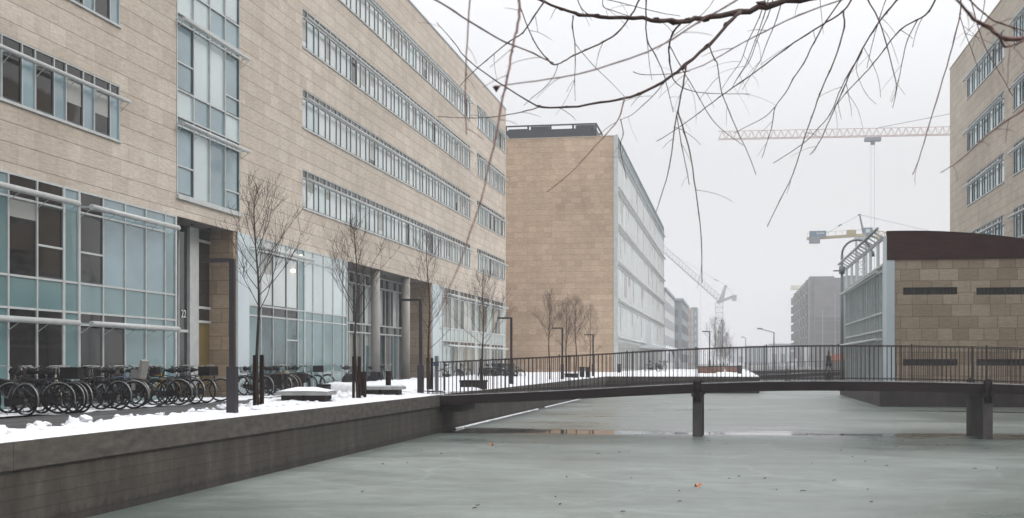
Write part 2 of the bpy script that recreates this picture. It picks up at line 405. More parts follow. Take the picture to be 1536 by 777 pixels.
CZ = .21
def quay(name, segs, label):
    r = thing(name, (segs[0][0], segs[0][1], ICE), label, 'quay wall')
    w = MB(); c = MB()
    for (x0, y0, x1, y1) in segs:
        if x0 == x1:
            sgn = -1 if x0 < 10 else 1
            w.box(x0, x0 + sgn*.29, y0, y1, ICE-.5, CZ-.33)
            n = max(1, int(abs(y1-y0)/4.8)); d = (y1-y0)/n
            for i in range(n): c.box(x0 - sgn*.05, x0 + sgn*.55, y0+i*d+.004, y0+(i+1)*d-.004, CZ-.33, CZ)
        else:
            w.box(x0, x1, y0, y0+.29, ICE-.5, CZ-.33)
            n = max(1, int(abs(x1-x0)/4.8)); d = (x1-x0)/n
            for i in range(n): c.box(x0+i*d+.004, x0+(i+1)*d-.004, y0-.05, y0+.55, CZ-.33, CZ)
    w.build('wall', M['quay_concrete'], r); c.build('coping', M['coping_concrete'], r)
quay('quay_wall', [(LW,3.2,LW,Y2),(LW+.0,Y2,X2-.05,Y2),(X2,Y2,X2,FARY)], 'long stained concrete quay wall along the frozen canal, snow lying on its coping')
quay('quay_wall', [(14.,3.2,14.,FARY)], 'low concrete quay wall behind the stone pavilion, across the ice')

# snow ------------------------------------------------------------
def fbm(x, y, z=0., o=4):
    s = 0; a = .5
    for i in range(o):
        s += a * noise.noise(Vector((x, y, z))); x *= 2.1; y *= 2.1; a *= .5
    return s
def snow_sheet(name, x0, x1, y0, y1, dx, dy, hf, label):
    nx = int((x1-x0)/dx); ny = int((y1-y0)/dy)
    v = []; f = []
    for j in range(ny+1):
        for i in range(nx+1):
            x = x0 + (x1-x0)*i/nx; y = y0 + (y1-y0)*j/ny
            v.append((x, y, hf(x, y)))
    for j in range(ny):
        for i in range(nx):
            a = j*(nx+1)+i; f.append((a, a+1, a+nx+2, a+nx+1))
    me = bpy.data.meshes.new(name); me.from_pydata(v, [], f); me.materials.append(M['snow_white'])
    me.polygons.foreach_set('use_smooth', [True]*len(f))
    o = bpy.data.objects.new(name, me); C.objects.link(o); tag(o, label, 'snow', kind='stuff'); return o
def lump(mb, c, r, fl=.75):
    n, k = 14, 9; b = len(mb.v); sx = rnd.uniform(0, 50)
    for i in range(k+1):
        ph = math.pi * i / k
        for j in range(n):
            t = 2*math.pi*j/n
            d = Vector((math.sin(ph)*math.cos(t), math.sin(ph)*math.sin(t), math.cos(ph)))
            rr_ = r * (1 + .75*noise.noise(d*1.5 + Vector((sx, 0, 0))) + .45*noise.noise(d*3.7 + Vector((0, sx, 0))))
            mb.v.append((c[0]+d.x*rr_, c[1]+d.y*rr_, c[2]+d.z*rr_*fl))
    for i in range(k):
        for j in range(n):
            j2 = (j+1) % n
            mb.f.append((b+i*n+j, b+(i+1)*n+j, b+(i+1)*n+j2, b+i*n+j2)); mb.m.append(0); mb.s.append(True)
def sstep(a, b, x):
    t = max(0, min(1, (x-a)/(b-a))); return t*t*(3-2*t)
def ridge(x, y):
    d = -(x - (LW + .03))          # distance inland from the canal face
    wid = 1.28 + .3*fbm(y*.35, 3.1) + .45*fbm(y*1.3, 9.2)
    if y > 22.5: wid += 1.3*sstep(22.5, 27, y)
    front = sstep(0, .05, d)
    back = 1 - sstep(wid-.35, wid+.12, d)
    h = .03 + .03*sstep(.05, .8, d) + .09*sstep(.45, wid, d)*(.4+fbm(y*1.6, d*1.9, 2.)*2.4)
    h += .05*max(0, fbm(x*3.1, y*3.1, 1.))
    top = CZ - .01 + max(.015, h)
    z = (GZ-.2) + (top-(GZ-.2))*back
    return CZ - .05 + (z-(CZ-.05))*front if d < .06 else z
snow_sheet('snow', LW-4.4, LW+.03, 3.6, 36.3, .075, .09, ridge, 'ploughed ridge of bright snow along the quay coping')
def field(x, y):
    d = -(x - (LW + .03)); front = sstep(0, .05, d)
    h = .06 + .12*fbm(x*.5, y*.3, 4.) + .16*max(0, fbm(x*1.2, y*.7, 8.))
    # the cleared footway shows between two strips of snow
    path = sstep(2.2, 2.9, d + .8*fbm(y*.4, 1.7)) * (1 - sstep(4.6, 5.4, d + .8*fbm(y*.5, 4.4)))
    path *= 1 - sstep(47, 53, y)
    top = max(CZ - .01 + h, CZ + .02)
    top = top - (top - (GZ-.05))*path
    wf = 2.0 + 7.4*sstep(37.5, 52, y); back = 1 - sstep(wf-.6, wf+.3, d + .9*fbm(y*.8, 3.))
    z = (GZ-.2) + (top-(GZ-.2))*back
    return CZ-.05 + (z-(CZ-.05))*front if d < .06 else z
snow_sheet('snow', LW-10.6, LW+.03, 36.3, Y2-.02, .22, .22, field, 'bumpy trampled snow on the quay behind the footbridge railing')
def end_field(x, y):
    h = .05 + .10*fbm(x*.4, y*.2, 4.) + .22*max(0, fbm(x*.8, y*.35, 8.))
    e = sstep(0, .1, y-(Y2-.02))
    return (CZ-.03) + max(h, .01)*e
snow_sheet('snow', -19, X2-.02, Y2-.02, FARY+20, .5, .6, end_field, 'snow covered end of the quay where the canal narrows')
def patch(x, y):
    h = fbm(x*.7, y*.45, 6.)*.9 + .10*math.cos((x+17.6)*1.6)
    return GZ + max(-.05, min(.05, h*.25+.02)) + .006*fbm(x*8, y*8)
snow_sheet('snow', -19.35, -16.6, 22, 66, .12, .14, patch, 'thin patchy snow lying under the parked bicycles')
mb = MB()
for i in range(170):
    y = rnd.uniform(8.5, 36) ; x = LW - rnd.uniform(.5, 1.5) - (.8 if y > 25 else 0)*rnd.random()
    lump(mb, (x, y, CZ + .05), rnd.choice((.03,.04,.05,.08)) * rnd.uniform(.7, 1.3), .6)
for (px, lt, r) in ((110,9.35,.10),(46,9.3,.065),(58,9.3,.05),(208,9.4,.055),(288,9.5,.07),(333,9.8,.09),(341,9.9,.07),(150,9.3,.045),(240,9.5,.05),(512,9.5,.16),(502,9.6,.12),(521,9.8,.13),(532,9.7,.12)):
    t = -lt/((px-768)/FPX*CT-ST); p = at(px, 544, t); lump(mb, (p.x, p.y, CZ+.04+r*.3), r)
tag(mb.build('snow', M['snow_white']), 'loose lumps of ploughed snow scattered along the quay edge', 'snow', kind='stuff')
mb = MB()   # the rim of snow where ice meets the wall
for i in range(150):
    y = 37 + i*.31
    if 53.2 < y < 55.: continue
    x = LW + .02
    w0 = .055 + .05*noise.noise(Vector((y, 0, 0)))
    mb.face([(x, y, ICE+.05), (x, y+.31, ICE+.05), (x+w0, y+.31, ICE+.01), (x+w0, y, ICE+.01)])
tag(mb.build('snow', M['snow_white']), 'narrow rim of snow where the ice meets the quay wall', 'snow', kind='stuff')

# ------------------------------------------------------------------ facades
def wall_holes(mb, lat, s, y0, y1, z0, z1, holes, rev=.07, m=0):
    ys = sorted({y0, y1} | {h[0] for h in holes} | {h[1] for h in holes})
    zs = sorted({z0, z1} | {h[2] for h in holes} | {h[3] for h in holes})
    for i in range(len(ys)-1):
        for j in range(len(zs)-1):
            cy = (ys[i]+ys[i+1])/2; cz = (zs[j]+zs[j+1])/2
            if any(h[0] < cy < h[1] and h[2] < cz < h[3] for h in holes): continue
            mb.face([(lat,ys[i],zs[j]),(lat,ys[i+1],zs[j]),(lat,ys[i+1],zs[j+1]),(lat,ys[i],zs[j+1])], m)
    xi = lat - s*rev
    for (a, b, c, d) in holes:
        for q in (((a,c),(b,c)),((b,c),(b,d)),((b,d),(a,d)),((a,d),(a,c))):
            mb.face([(lat,q[0][0],q[0][1]),(lat,q[1][0],q[1][1]),(xi,q[1][0],q[1][1]),(xi,q[0][0],q[0][1])], m)

def pipe(mb, lat, s, y0, y1, z, off=.32, r=.065, step=1.64, back=.0):
    x = lat + s*off
    mb.tube([(x, y0, z), (x, y1, z)], r, 10)
    k = max(1, round((y1-y0)/step))
    for i in range(k+1):
        y = y0 + .05 + (y1-y0-.1)*i/k
        mb.beam((lat - s*back, y, z+.02), (x, y, z), .03, .045)
        mb.beam((lat - s*back, y+.02, z-.30), (x, y+.02, z-.03), .018, .018)

blr = random.Random(77)
def curtain(parent, lat, s, ys, zs, code, skip_h=None, rec=.10, fw=.055, proud=.02, frame='white_frame', name='window', sash=None, bars=(), sw=.05):
    """grid of panes; ys/zs bars, code(i,j) pane kind"""
    f = MB(); g = MB()
    xg = lat - s*rec; xo = lat + s*proud
    for y in ys:
        hw = fw/2
        if isinstance(y, tuple): y, hw = y[0], y[1]/2
        f.box(xg - s*.01, xo, y-hw, y+hw, zs[0]-fw/2, zs[-1]+fw/2)
    yv = [y[0] if isinstance(y, tuple) else y for y in ys]
    hws = [(y[1]/2 if isinstance(y, tuple) else fw/2) for y in ys]
    for i in range(len(yv)-1):
        for j, z in enumerate(zs):
            if skip_h and skip_h(i, j): continue
            f.box(xg - s*.01, xo - s*.008, yv[i]+hws[i], yv[i+1]-hws[i+1], z-fw/2, z+fw/2)
        for (bi, bz) in bars:
            if bi == i: f.box(xg - s*.01, xo - s*.012, yv[i]+hws[i], yv[i+1]-hws[i+1], bz-fw/2, bz+fw/2)
        for j in range(len(zs)-1):
            k = code(i, j)
            if k is None: continue
            g.face([(xg,yv[i],zs[j]),(xg,yv[i+1],zs[j]),(xg,yv[i+1],zs[j+1]),(xg,yv[i],zs[j+1])], GI[k])
            if k in ('brown','dark','light','deep') and zs[j+1]-zs[j] > 1.2 and blr.random() < .22:
                zb_ = zs[j+1] - (zs[j+1]-zs[j])*blr.choice((.25,.4,.55,.8)); xb_ = xg + s*.003
                g.face([(xb_,yv[i]+.02,zb_),(xb_,yv[i+1]-.02,zb_),(xb_,yv[i+1]-.02,zs[j+1]),(xb_,yv[i]+.02,zs[j+1])], GI['blind'])
            if sash and sash(i, j):
                a, b, c, d = yv[i]+hws[i], yv[i+1]-hws[i+1], zs[j]+fw/2, zs[j+1]-fw/2
                w = sw; x0 = xg + s*.004; x1 = xo - s*min(.03, .5*(rec+proud))
                f.box(x0, x1, a, a+w, c, d, 1); f.box(x0, x1, b-w, b, c, d, 1)
                f.box(x0, x1, a+w, b-w, c, c+w, 1); f.box(x0, x1, a+w, b-w, d-w, d, 1)
    fo = f.build(name, [M[frame], M['dark_sash']], parent)
    g.build('glass', GM, fo)
    return fo

def ribbon(parent, lat, s, y0, y1, z0, start_wide=True, near=False, dark=.25, frame='white_frame'):
    z1 = z0 + 1.80
    n = max(1, round((y1-y0)/1.64)); sc_ = (y1-y0)/(n*1.64)
    ys = [y0+.03]; y = y0+.03
    for i in range(n):
        for w in ((.98,.66) if start_wide else (.66,.98)):
            y += w*sc_; ys.append(min(y, y1-.03))
    r = random.Random(int(y0*7+z0*13))
    wide = (lambda i: i % 2 == 0) if start_wide else (lambda i: i % 2 == 1)
    pc = {}
    for i in range(len(ys)):
        if near: pc[i] = ('brown' if wide(i) else 'blue')
        else: pc[i] = ('dark' if r.random() < dark*.25 else r.choice(('light','light','light','pale') if frame == 'white_frame' else ('blue','blue','pale','deep')))
    def code(i, j): return pc[i] if j == 0 else 'dark'
    o = curtain(parent, lat, s, ys, [z0+.03, z1-.40, z1-.03], code, rec=.05, fw=.045, proud=.0, frame=frame, sw=(.05 if near else .035),
                sash=lambda i, j: (wide(i) if near else True) and j == 0)
    sh = MB(); pipe(sh, lat, s, y0-.02, y1+.12, z1-.50, off=.26, r=.066)
    sh.build('sunshade', M['white_frame'], o)
    MB().box(lat - s*.05, lat + s*.06, y0-.03, y1+.03, z0-.05, z0).build('window_sill', M['white_frame'], o)
    return o

# ------------------------------------------------------------------ long building by the quay
FX = -19.4
YA0, YA1 = 8.0, 105.7
b = thing('office_building', (FX, 60, GZ), 'long beige stone office building with ribbon windows and a two storey glass base', 'building')
rows = [8.26, 11.96, 15.66, 19.36]
yl1 = ylat(180.3, FX); yA = ylat(453.5, FX); yB = ylat(705.5, FX); yC = ylat(715.5, FX); yD = ylat(757.5, FX)
holes = []
for z in rows:
    for (a, c) in ((YA0+1, yl1), (yA, yB), (yC, yD)): holes.append((a, c, z, z+1.8))
ys0, ys1 = ylat(264.5, FX), ylat(359.5, FX)
holes.append((ys0, ys1, 7.12, 21.6))
mb = MB(); SB = 6.36
wall_holes(mb, FX, 1, YA0, YA1, SB, 23.2, holes)
mb.build('wall', M['travertine'], b)
mb = MB()
mb.face([(FX,YA0,SB),(FX,YA0,23.2),(-40,YA0,23.2),(-40,YA0,SB)]); mb.face([(FX,YA1,GZ),(FX,YA1,23.2),(-40,YA1,23.2),(-40,YA1,GZ)])
mb.face([(FX-.1,YA0,GZ),(FX-.1,YA0,SB),(-40,YA0,SB),(-40,YA0,GZ)])
mb.build('end_wall', M['travertine_front'], b)
MB().box(-40, FX-.02, YA0+.02, YA1-.02, 22.9, 23.18).build('roof', M['roof_felt'], b)
MB().box(FX-.3, FX+.05, YA0-.05, YA1+.05, 23.2, 23.29).build('roof_edge', M['coping_metal'], b)
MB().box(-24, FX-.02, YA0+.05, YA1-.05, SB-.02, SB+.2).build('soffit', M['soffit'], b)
for z in rows:
    ribbon(b, FX, 1, YA0+1, yl1, z, near=True, start_wide=True)
    ribbon(b, FX, 1, yA, yB, z, start_wide=False)
    ribbon(b, FX, 1, yC, yD, z, start_wide=False)
# tall stair window
P0 = 9.6
zz = [7.15]; tags_ = []
for k in range(-1, 4):
    P = P0 + 3.7*k
    for d in (-2.41, -.0, .33):
        z = P + d
        if 7.3 < z < 21.4: zz.append(z)
zz = sorted(zz) + [21.57]
sw = [ys0+.04] + [ys0 + (ys1-ys0)*k/4 for k in (1,2,3)] + [ys1-.04]
def swc(i, j):
    h = zz[j+1]-zz[j]
    if h < .45: return 'deep'
    if h > 2 and i == 0: return 'blue'
    return ('pale','blue','pale','pale','blue')[(i*2+j) % 5]
o = curtain(b, FX, 1, sw, zz, swc, rec=.055, bars=[(0, P0-1.42), (0, P0+3.7-1.42), (3, P0+3.7-1.7), (3, P0-1.7), (0, P0+7.4-1.42)], sash=lambda i, j: (i in (0,3) and zz[j+1]-zz[j] > 1.2))
for k in range(0, 4):
    sh = MB(); pipe(sh, FX, 1, ys0-.05, ys1+.25, P0+3.7*k+.02, off=.30, r=.075, step=1.6); sh.build('sunshade', M['white_frame'], o)
MB().box(FX-.12, FX+.1, ys0-.02, ys1+.05, 6.98, 7.12).build('window_sill', M['white_frame'], o)
# glass base, first stretch
pxs = [12.7, 56, 96, 119, 155, 188, 219, 248, 264]
ya = [ylat(p, FX) for p in pxs]
per = ya[2]-ya[0]
pre = []
y = ya[0]
cyc = [1.45, 1.45, .95, 1.9, 1.5, 1.5, 1.5]
k = 0
while y > YA0+1.5:
    y -= cyc[k % 7]; pre.append(y); k += 1
pre = pre[::-1]
Y = pre + ya; n0 = len(pre)
zs = [GZ, 2.30, 2.66, 3.55, 5.70, 6.33]
def c1(i, j):
    i -= n0
    top = {0:'brown',1:'brown',2:'teal',3:'dark',4:'blue',5:'blue',6:'blue',7:'teal'}
    low = {0:'brown',1:'brown',2:'teal',3:'dark',4:'brown',5:'teal',6:'teal',7:'teal'}
    if i < 0: top = low = {i: ('teal' if i % 7 in (6, 3) else 'brown')}
    if j == 2: return 'teal'
    if j == 1: return 'brown' if low[i] in ('brown','dark') else 'teal'
    if j == 0: return low[i]
    if j == 3: return top[i]
    return 'brown' if top[i] in ('brown','dark') else 'blue'
Yb = [(y, .12 if i-n0 in (2, 3, 8) else .06) for i, y in enumerate(Y)]
o = curtain(b, FX, 1, Yb, zs, c1, fw=.06, proud=.012, rec=.035, skip_h=lambda i, j: (i-n0) in (2, 7) and j in (1, 4), bars=[(n0+1, 4.5), (n0+3, 4.5)],
            sash=lambda i, j: (i-n0) in (1, 3) and j == 3)
for z in (5.72+.12, 2.30+.02):
    for (u0, u1) in ((YA0+2, ya[2]+.08), (ya[3]-.05, ya[7]+.15)):
        sh = MB(); pipe(sh, FX, 1, u0, u1, z, off=.42, r=.088, step=1.5); sh.build('sunshade', M['white_frame'], o)
# first entrance recess with number
E0, E1 = ya[8]+.02, ylat(351.5, FX)
EB = FX-1.05
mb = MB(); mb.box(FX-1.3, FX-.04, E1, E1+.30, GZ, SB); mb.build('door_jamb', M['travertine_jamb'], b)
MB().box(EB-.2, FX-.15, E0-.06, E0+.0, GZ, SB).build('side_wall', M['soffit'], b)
def yb(px): return ylat(px, EB)
d = MB(); g = MB()
xg = EB
d.box(EB-.02, EB+.12, yb(280.5), yb(294), GZ, SB)
for p, w in ((265.5,.06),(315.5,.09)): d.box(EB-.02, EB+.08, yb(p)-w/2, yb(p)+w/2, GZ, SB)
for (a, c, z) in ((265.5,280.5,2.35),(295,315.5,2.75),(295,315.5,3.3),(295,315.5,5.9)):
    d.box(EB-.02, EB+.07, yb(a)+.03, yb(c)-.04, z-.05, z+.05)
dd = d.build('entrance_door', M['white_frame'], b); dd['label'] = 'tall recessed entrance with glazed panels and the number 22'
g.face([(EB,E0,GZ),(EB,yb(281),GZ),(EB,yb(281),SB),(EB,E0,SB)], GI['dark'])
g.face([(EB,yb(293),2.75),(EB,E1,2.75),(EB,E1,SB),(EB,yb(293),SB)], GI['brown'])
g.face([(EB+.02,yb(296),5.95),(EB+.02,yb(315),5.95),(EB+.02,yb(315),SB-.02),(EB+.02,yb(296),SB-.02)], GI['dark'])
g.build('glass', GM, dd)
MB().face([(EB,yb(293),GZ),(EB,E1,GZ),(EB,E1,2.75),(EB,yb(293),2.75)]).build('door_panel', M['door_ochre'], dd)
tx = bpy.data.curves.new('house_number', 'FONT'); tx.body = '22'; tx.size = .42; tx.extrude = .004; tx.materials.append(M['number_white'])
to = bpy.data.objects.new('house_number', tx); C.objects.link(to); to.rotation_euler = (math.pi/2, 0, math.pi/2)
bpy.context.view_layer.update(); mt_ = bpy.data.meshes.new_from_object(to); bpy.data.objects.remove(to)
to = bpy.data.objects.new('house_number', mt_); C.objects.link(to); to.rotation_euler = (math.pi/2, 0, math.pi/2)
to.parent = dd; to.location = Vector((EB+.03, yb(266.2)+.26, 2.86)) - b.location
# white corner panel, then second stretch of glass
MB().box(FX-.3, FX+.03, E1+.30, ylat(372.5, FX), GZ, SB).build('corner_panel', M['pale_panel'], b)
pxs = [373, 392, 410, 430, 447, 457, 470, 485.5, 500, 514.6, 520.5]
yb2 = [ylat(p, FX) for p in pxs]
zs2 = [GZ, 3.10, 3.52, 5.82, 6.33]
def c2(i, j):
    if i == 0: return 'teal' if j < 2 else 'pale'
    if i < 4: return ('deep','dark','light','light')[j]
    if i == 4: return 'teal'
    return ('teal','teal','pale','pale')[j]
o = curtain(b, FX, 1, [(y, .12 if i in (0,5,10) else .055) for i, y in enumerate(yb2)], zs2, c2, fw=.06, proud=.012, rec=.035, bars=[(3, 2.15)], sash=lambda i, j: i in (1,2,3) and j in (1, 2))
sh = MB(); pipe(sh, FX, 1, yb2[0]+.1, yb2[5], 5.86, off=.42, r=.085, step=1.6); sh.build('sunshade', M['white_frame'], o)
# second recess with two round columns
Q0 = yb2[10]+.08; Q1 = ylat(647, FX); QB = FX-1.9
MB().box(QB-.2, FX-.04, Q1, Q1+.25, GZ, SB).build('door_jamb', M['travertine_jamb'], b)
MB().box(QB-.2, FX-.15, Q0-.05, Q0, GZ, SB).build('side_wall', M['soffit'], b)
qy = [Q0+.02]; 
while qy[-1] < Q1-1.6: qy.append(qy[-1]+(1.25 if len(qy) % 3 else .55))
qy.append(Q1-.05)
def c3(i, j):
    return (('deep','curtain','pale')[i % 3], 'dark', ('light','deep','brown')[(i*2) % 3], 'dark')[j]
curtain(b, QB, 1, qy, [GZ, 2.9, 3.4, 5.7, 6.33], c3, fw=.08, proud=.06, sash=lambda i, j: i % 2 == 0 and j in (0, 2))
for px in (563.8, 609.2):
    t = t_lat(px, FX-.26); yy = ylat(px, FX-.26)
    MB().tube([(FX-.28, yy, GZ), (FX-.28, yy, SB)], .255, 28).build('column', M['concrete_column'], b)
for k in range(6):
    y = Q0 + 1.6 + k*2.9; MB().tube([(FX-1.0, y, SB-.06), (FX-1.0, y, SB-.018)], .11, 12).build('downlight', M['dark_steel'], b)
for k in range(3):
    y = E0 + 1.0 + k*1.5; MB().tube([(FX-.5, y, SB-.06), (FX-.5, y, SB-.018)], .10, 12).build('downlight', M['dark_steel'], b)
p = [(FX+.02, ylat(450.5, FX), 5.72+.35), (FX+.02, ylat(440.2, FX), 5.28)]
for (pa, z) in ((450.5, 5.95), (440.3, 5.22)): MB().box(FX+.0, FX+.06, ylat(pa-.7, FX), ylat(pa+.7, FX), z, z+.12).build('indoor_lamp_glow', M['lamp_glow'], b)  # glowing boxes on the facade stand in for indoor lamps reflected in the glass
# third stretch
MB().box(FX-.3, FX+.03, Q1+.25, ylat(657.5, FX), GZ, SB).build('corner_panel', M['pale_panel'], b)
edges = [657.5, 664.5, 687.5, 690, 712.5, 717, 734.5, 737.5, 754.5, 759.6]
Y3 = []; kinds = []
for i in range(len(edges)-1):
    a, c = ylat(edges[i], FX), ylat(edges[i+1], FX)
    if i % 2 == 1:
        for k in range(4): Y3.append((a+(c-a)*k/4, .12 if k == 0 else .06)); kinds.append('bay')
    else: Y3.append((a, .12)); kinds.append('pier')
Y3.append((YA1-.1, .14))
rr3 = random.Random(5)
K3 = [rr3.choice(('curtain','deep','pale','curtain','light')) for _ in Y3]
def c4(i, j):
    if kinds[i] == 'pier': return 'pale'
    return (K3[i] if K3[i] != 'light' else 'deep', 'brown', 'pale', K3[(i*3+1) % len(K3)], 'brown')[j]
o = curtain(b, FX, 1, Y3, zs, c4, fw=.06, proud=.012, rec=.035, skip_h=lambda i, j: kinds[i] == 'pier' and j in (1, 4))
for z in (5.72+.10, 2.32):
    for i in (1, 3, 5, 7):
        sh = MB(); pipe(sh, FX, 1, ylat(edges[i], FX)-.1, ylat(edges[i+1], FX)+.2, z, off=.40, r=.08, step=1.8); sh.build('sunshade', M['white_frame'], o)

# ------------------------------------------------------------------ middle building
MX, MY0, MY1, MT = -11.06, 120.2, 205., 23.25
b = thing('office_building', (MX, MY0, GZ), 'beige stone block with a windowless end wall and a long pale glazed side', 'building')
mb = MB()
mb.face([(-45,MY0,GZ),(MX-.05,MY0,GZ),(MX-.05,MY0,MT),(-45,MY0,MT)]); mb.build('wall', M['travertine_front'], b)
MB().box(-45, MX-.2, MY0+.03, MY1, MT-.4, MT-.1).build('roof', M['roof_felt'], b)
MB().box(-45, MX+.05, MY0-.06, MY0+.4, MT, MT+.08).build('roof_edge', M['travertine_grey'], b)
MB().box(-45, MX-.2, MY1-.02, MY1+.1, GZ, MT-.12).build('rear_wall', M['travertine_jamb'], b)
MB().box(MX-.3, MX+.10, MY0-.10, MY0+.18, GZ, MT).build('corner_post', M['white_frame'], b)
zm = [1.0+3.685*k for k in range(0, 7)]
zm = [GZ, 3.62, 7.27, 10.92, 14.57, 18.22, 21.85]
ym = [MY0+.3 + (MY1-MY0-.3)*k/52 for k in range(53)]
o = curtain(b, MX, 1, ym, zm, lambda i, j: 'curtain' if j == 0 else ('light' if (i*5+j*3) % 7 else 'pale'), fw=.10, proud=.0, frame='side_frame', rec=.025)
for z in zm[1:]:
    sh = MB(); sh.tube([(MX+.2, MY0+.2, z+.05), (MX+.2, MY1, z+.05)], .10, 8); sh.box(MX+.001, MX+.03, MY0+.3, MY1, z-.42, z-.16, 1)
    for k in range(27): sh.beam((MX, MY0+.4+k*3.2, z+.05), (MX+.2, MY0+.4+k*3.2, z+.05), .06, .1)
    sh.build('sunshade', [M['side_frame'], M['grey_frame']], o)
g = MB(); g.face([(MX-.05,MY0+.2,MT-1.4),(MX-.05,MY1,MT-1.4),(MX-.05,MY1,MT+.1),(MX-.05,MY0+.2,MT+.1)], GI['blue']); 
ro = MB()
for k in range(40): ro.box(MX-.06, MX+.02, MY0+.3+k*2.15, MY0+.38+k*2.15, MT-1.4, MT+.1)
ro.box(MX-.08, MX+.04, MY0+.2, MY1, MT+.1, MT+.2)
r_ = ro.build('parapet_rail', M['grey_frame'], b); g.build('glass', GM, r_)
# roof plant screen
p0 = at(757, 188, 128); p1 = at(895, 188, 127)
xr = p1.x; yr = p1.y; zt = 25.85
mb = MB(); mb.box(-45, xr, yr, yr+6, MT, 25.2); 
for k in range(14):
    x = xr - k*2.35; mb.box(x-.2, x, yr+.01, yr+.13, 25.2, zt)
    mb.box(x-.12, x, yr+5.8, yr+5.95, 25.2, zt)
mb.box(-45, xr, yr, yr+.14, zt-.14, zt); mb.box(-45, xr, yr+5.8, yr+6, zt-.14, zt); mb.box(xr-.14, xr-.001, yr+.15, yr+5.8, zt-.14, zt)
mb.box(-45, xr-.4, yr+.4, yr+.5, 25.2, 25.42)
for k in (0,2,3,5,8,9,12): mb.box(xr-k*2.35-2.2, xr-k*2.35-.22, yr+.06, yr+.09, 25.2, 25.2+(.28 if k%2 else .48))
mb.build('roof_screen', M['roof_plant'], b)
mb = MB()
for px in (905, 919): q = at(px, 204, 124); MB().tube([(q.x, q.y, MT-.3), (q.x, q.y, MT+.75)], .05, 6).build('vent_pipe', M['grey_frame'], b)
# entrance porch on the long side
po = MB(); ya_, yb_ = ylat(962, MX), ylat(1000, MX)
po.box(MX, MX+3.2, 150, 182, 2.95, 3.25)
pr = po.build('porch', M['far_white'], b)
MB().beam((MX+2.9, 153, 3.0), (MX+2.9, 153, 0), .5, .5).build('pillar', M['far_white'], pr)
MB().beam((MX+2.6, 178, 3.0), (MX+4.2, 178, 0), .55, .55).build('pillar', M['far_white'], pr)
for k in range(4): MB().beam((MX+.8, 152+k*2.4, 3.2), (MX+.8, 152+k*2.4, 6.2), .12, .12).build('mast', M['far_white'], pr)

# buildings farther along the same quay, fading in the haze
def simple_block(name, x0, x1, y0, y1, z1, mat, label, sid=None, winm='far_blue', nrow=5, side=1, top=None, ncol=10):
    b = thing(name, ((x0+x1)/2, y0, GZ), label, 'building')
    MB().box(x0, x1, y0, y1, GZ, z1).build('wall', M[mat], b)
    xs = x1 if side > 0 else x0; nc = max(2, int((x1-x0)/3))
    for r in range(nrow):
        z = 1.2 + (z1-1.5)*r/nrow
        for k in range(ncol):
            ya = y0 + (y1-y0)*(k+.15)/ncol; MB().box(xs-.03, xs+.05*side+.01, ya, ya + (y1-y0)*.6/ncol, z, z+(z1-1.5)/nrow*.55).build('window', M[winm], b)
        for k in range(nc):
            xa = x0 + (x1-x0)*(k+.2)/nc; MB().box(xa, xa+(x1-x0)*.55/nc, y0-.04, y0+.02, z, z+(z1-1.5)/nrow*.5).build('window', M[winm], b)
    if top: MB().box(x0-.3, x1+.3, y0-.3, y1, z1, z1+top).build('roof', M['coping_metal'], b)
    return b
simple_block('apartment_building', -26, -11.3, 212, 248, 13.6, 'far_white', 'white banded building just beyond the long glazed block', nrow=4, top=.4, winm='crane_pale')
simple_block('apartment_building', -26, -10.4, 262, 300, 14.2, 'far_blue', 'blue grey building beyond the white banded one, half lost in haze', nrow=4, winm='block_dark', top=.5)
q0 = at(1019, 463, 330); q1 = at(1037, 463, 330)
simple_block('tower_block', q0.x, q1.x, q0.y, q0.y+16, q0.z, 'far_tan', 'hazy tan tower block at the far end of the quay', nrow=7, winm='crane_pale', ncol=4)
q0 = at(1036, 461, 400); q1 = at(1046, 461, 400)
simple_block('tower_block', q0.x, q1.x, q0.y, q0.y+12, q0.z, 'far_blue', 'faint pale blue tower close beside the tan tower', nrow=7, winm='crane_pale', ncol=3)

# ------------------------------------------------------------------ stone pavilion standing in the canal
PX, PY0, PY1 = 7.12, 59.8, 81.1
b = thing('canal_pavilion', (PX, PY0, ICE), 'low stone pavilion with dark curved roof front and pale glazed side standing in the ice', 'building')
XR = 22.
MB().box(6.8, XR+.3, PY0-.0, PY1+.3, ICE-.4, .08).build('plinth', M['plinth_concrete'], b)
FZ = 5.94
mb = MB(); sl = []
for (pa, pb) in ((1354.7, 1436), (1464.6, 1546), (1574, 1655)):
    for (ya_, yb_) in ((431.3, 442.3), (538.5, 548.5)):
        t = PY0/(CT + (pa-768)/FPX*ST); t2 = PY0/(CT + (pb-768)/FPX*ST)
        A = at(pa, ya_, t); B = at(pb, yb_, t2); z1_ = A.z; z0_ = EYE + t*(HZ-yb_)/FPX
        sl.append((A.x, B.x, z0_, z1_))
PF = PY0 + .02
xs = sorted({PX, XR} | {a for s_ in sl for a in s_[:2]}); zv = sorted({.08, FZ} | {a for s_ in sl for a in s_[2:]})
for i in range(len(xs)-1):
    for j in range(len(zv)-1):
        cx, cz = (xs[i]+xs[i+1])/2, (zv[j]+zv[j+1])/2
        if any(s_[0] < cx < s_[1] and s_[2] < cz < s_[3] for s_ in sl): continue
        mb.face([(xs[i],PF,zv[j]),(xs[i+1],PF,zv[j]),(xs[i+1],PF,zv[j+1]),(xs[i],PF,zv[j+1])])
mb.face([(PX+.4,PY1,.08),(XR,PY1,.08),(XR,PY1,FZ),(PX+.4,PY1,FZ)]); mb.face([(XR,PF,.08),(XR,PY1,.08),(XR,PY1,FZ),(XR,PF,FZ)])
mb.build('wall', M['travertine_pale'], b)
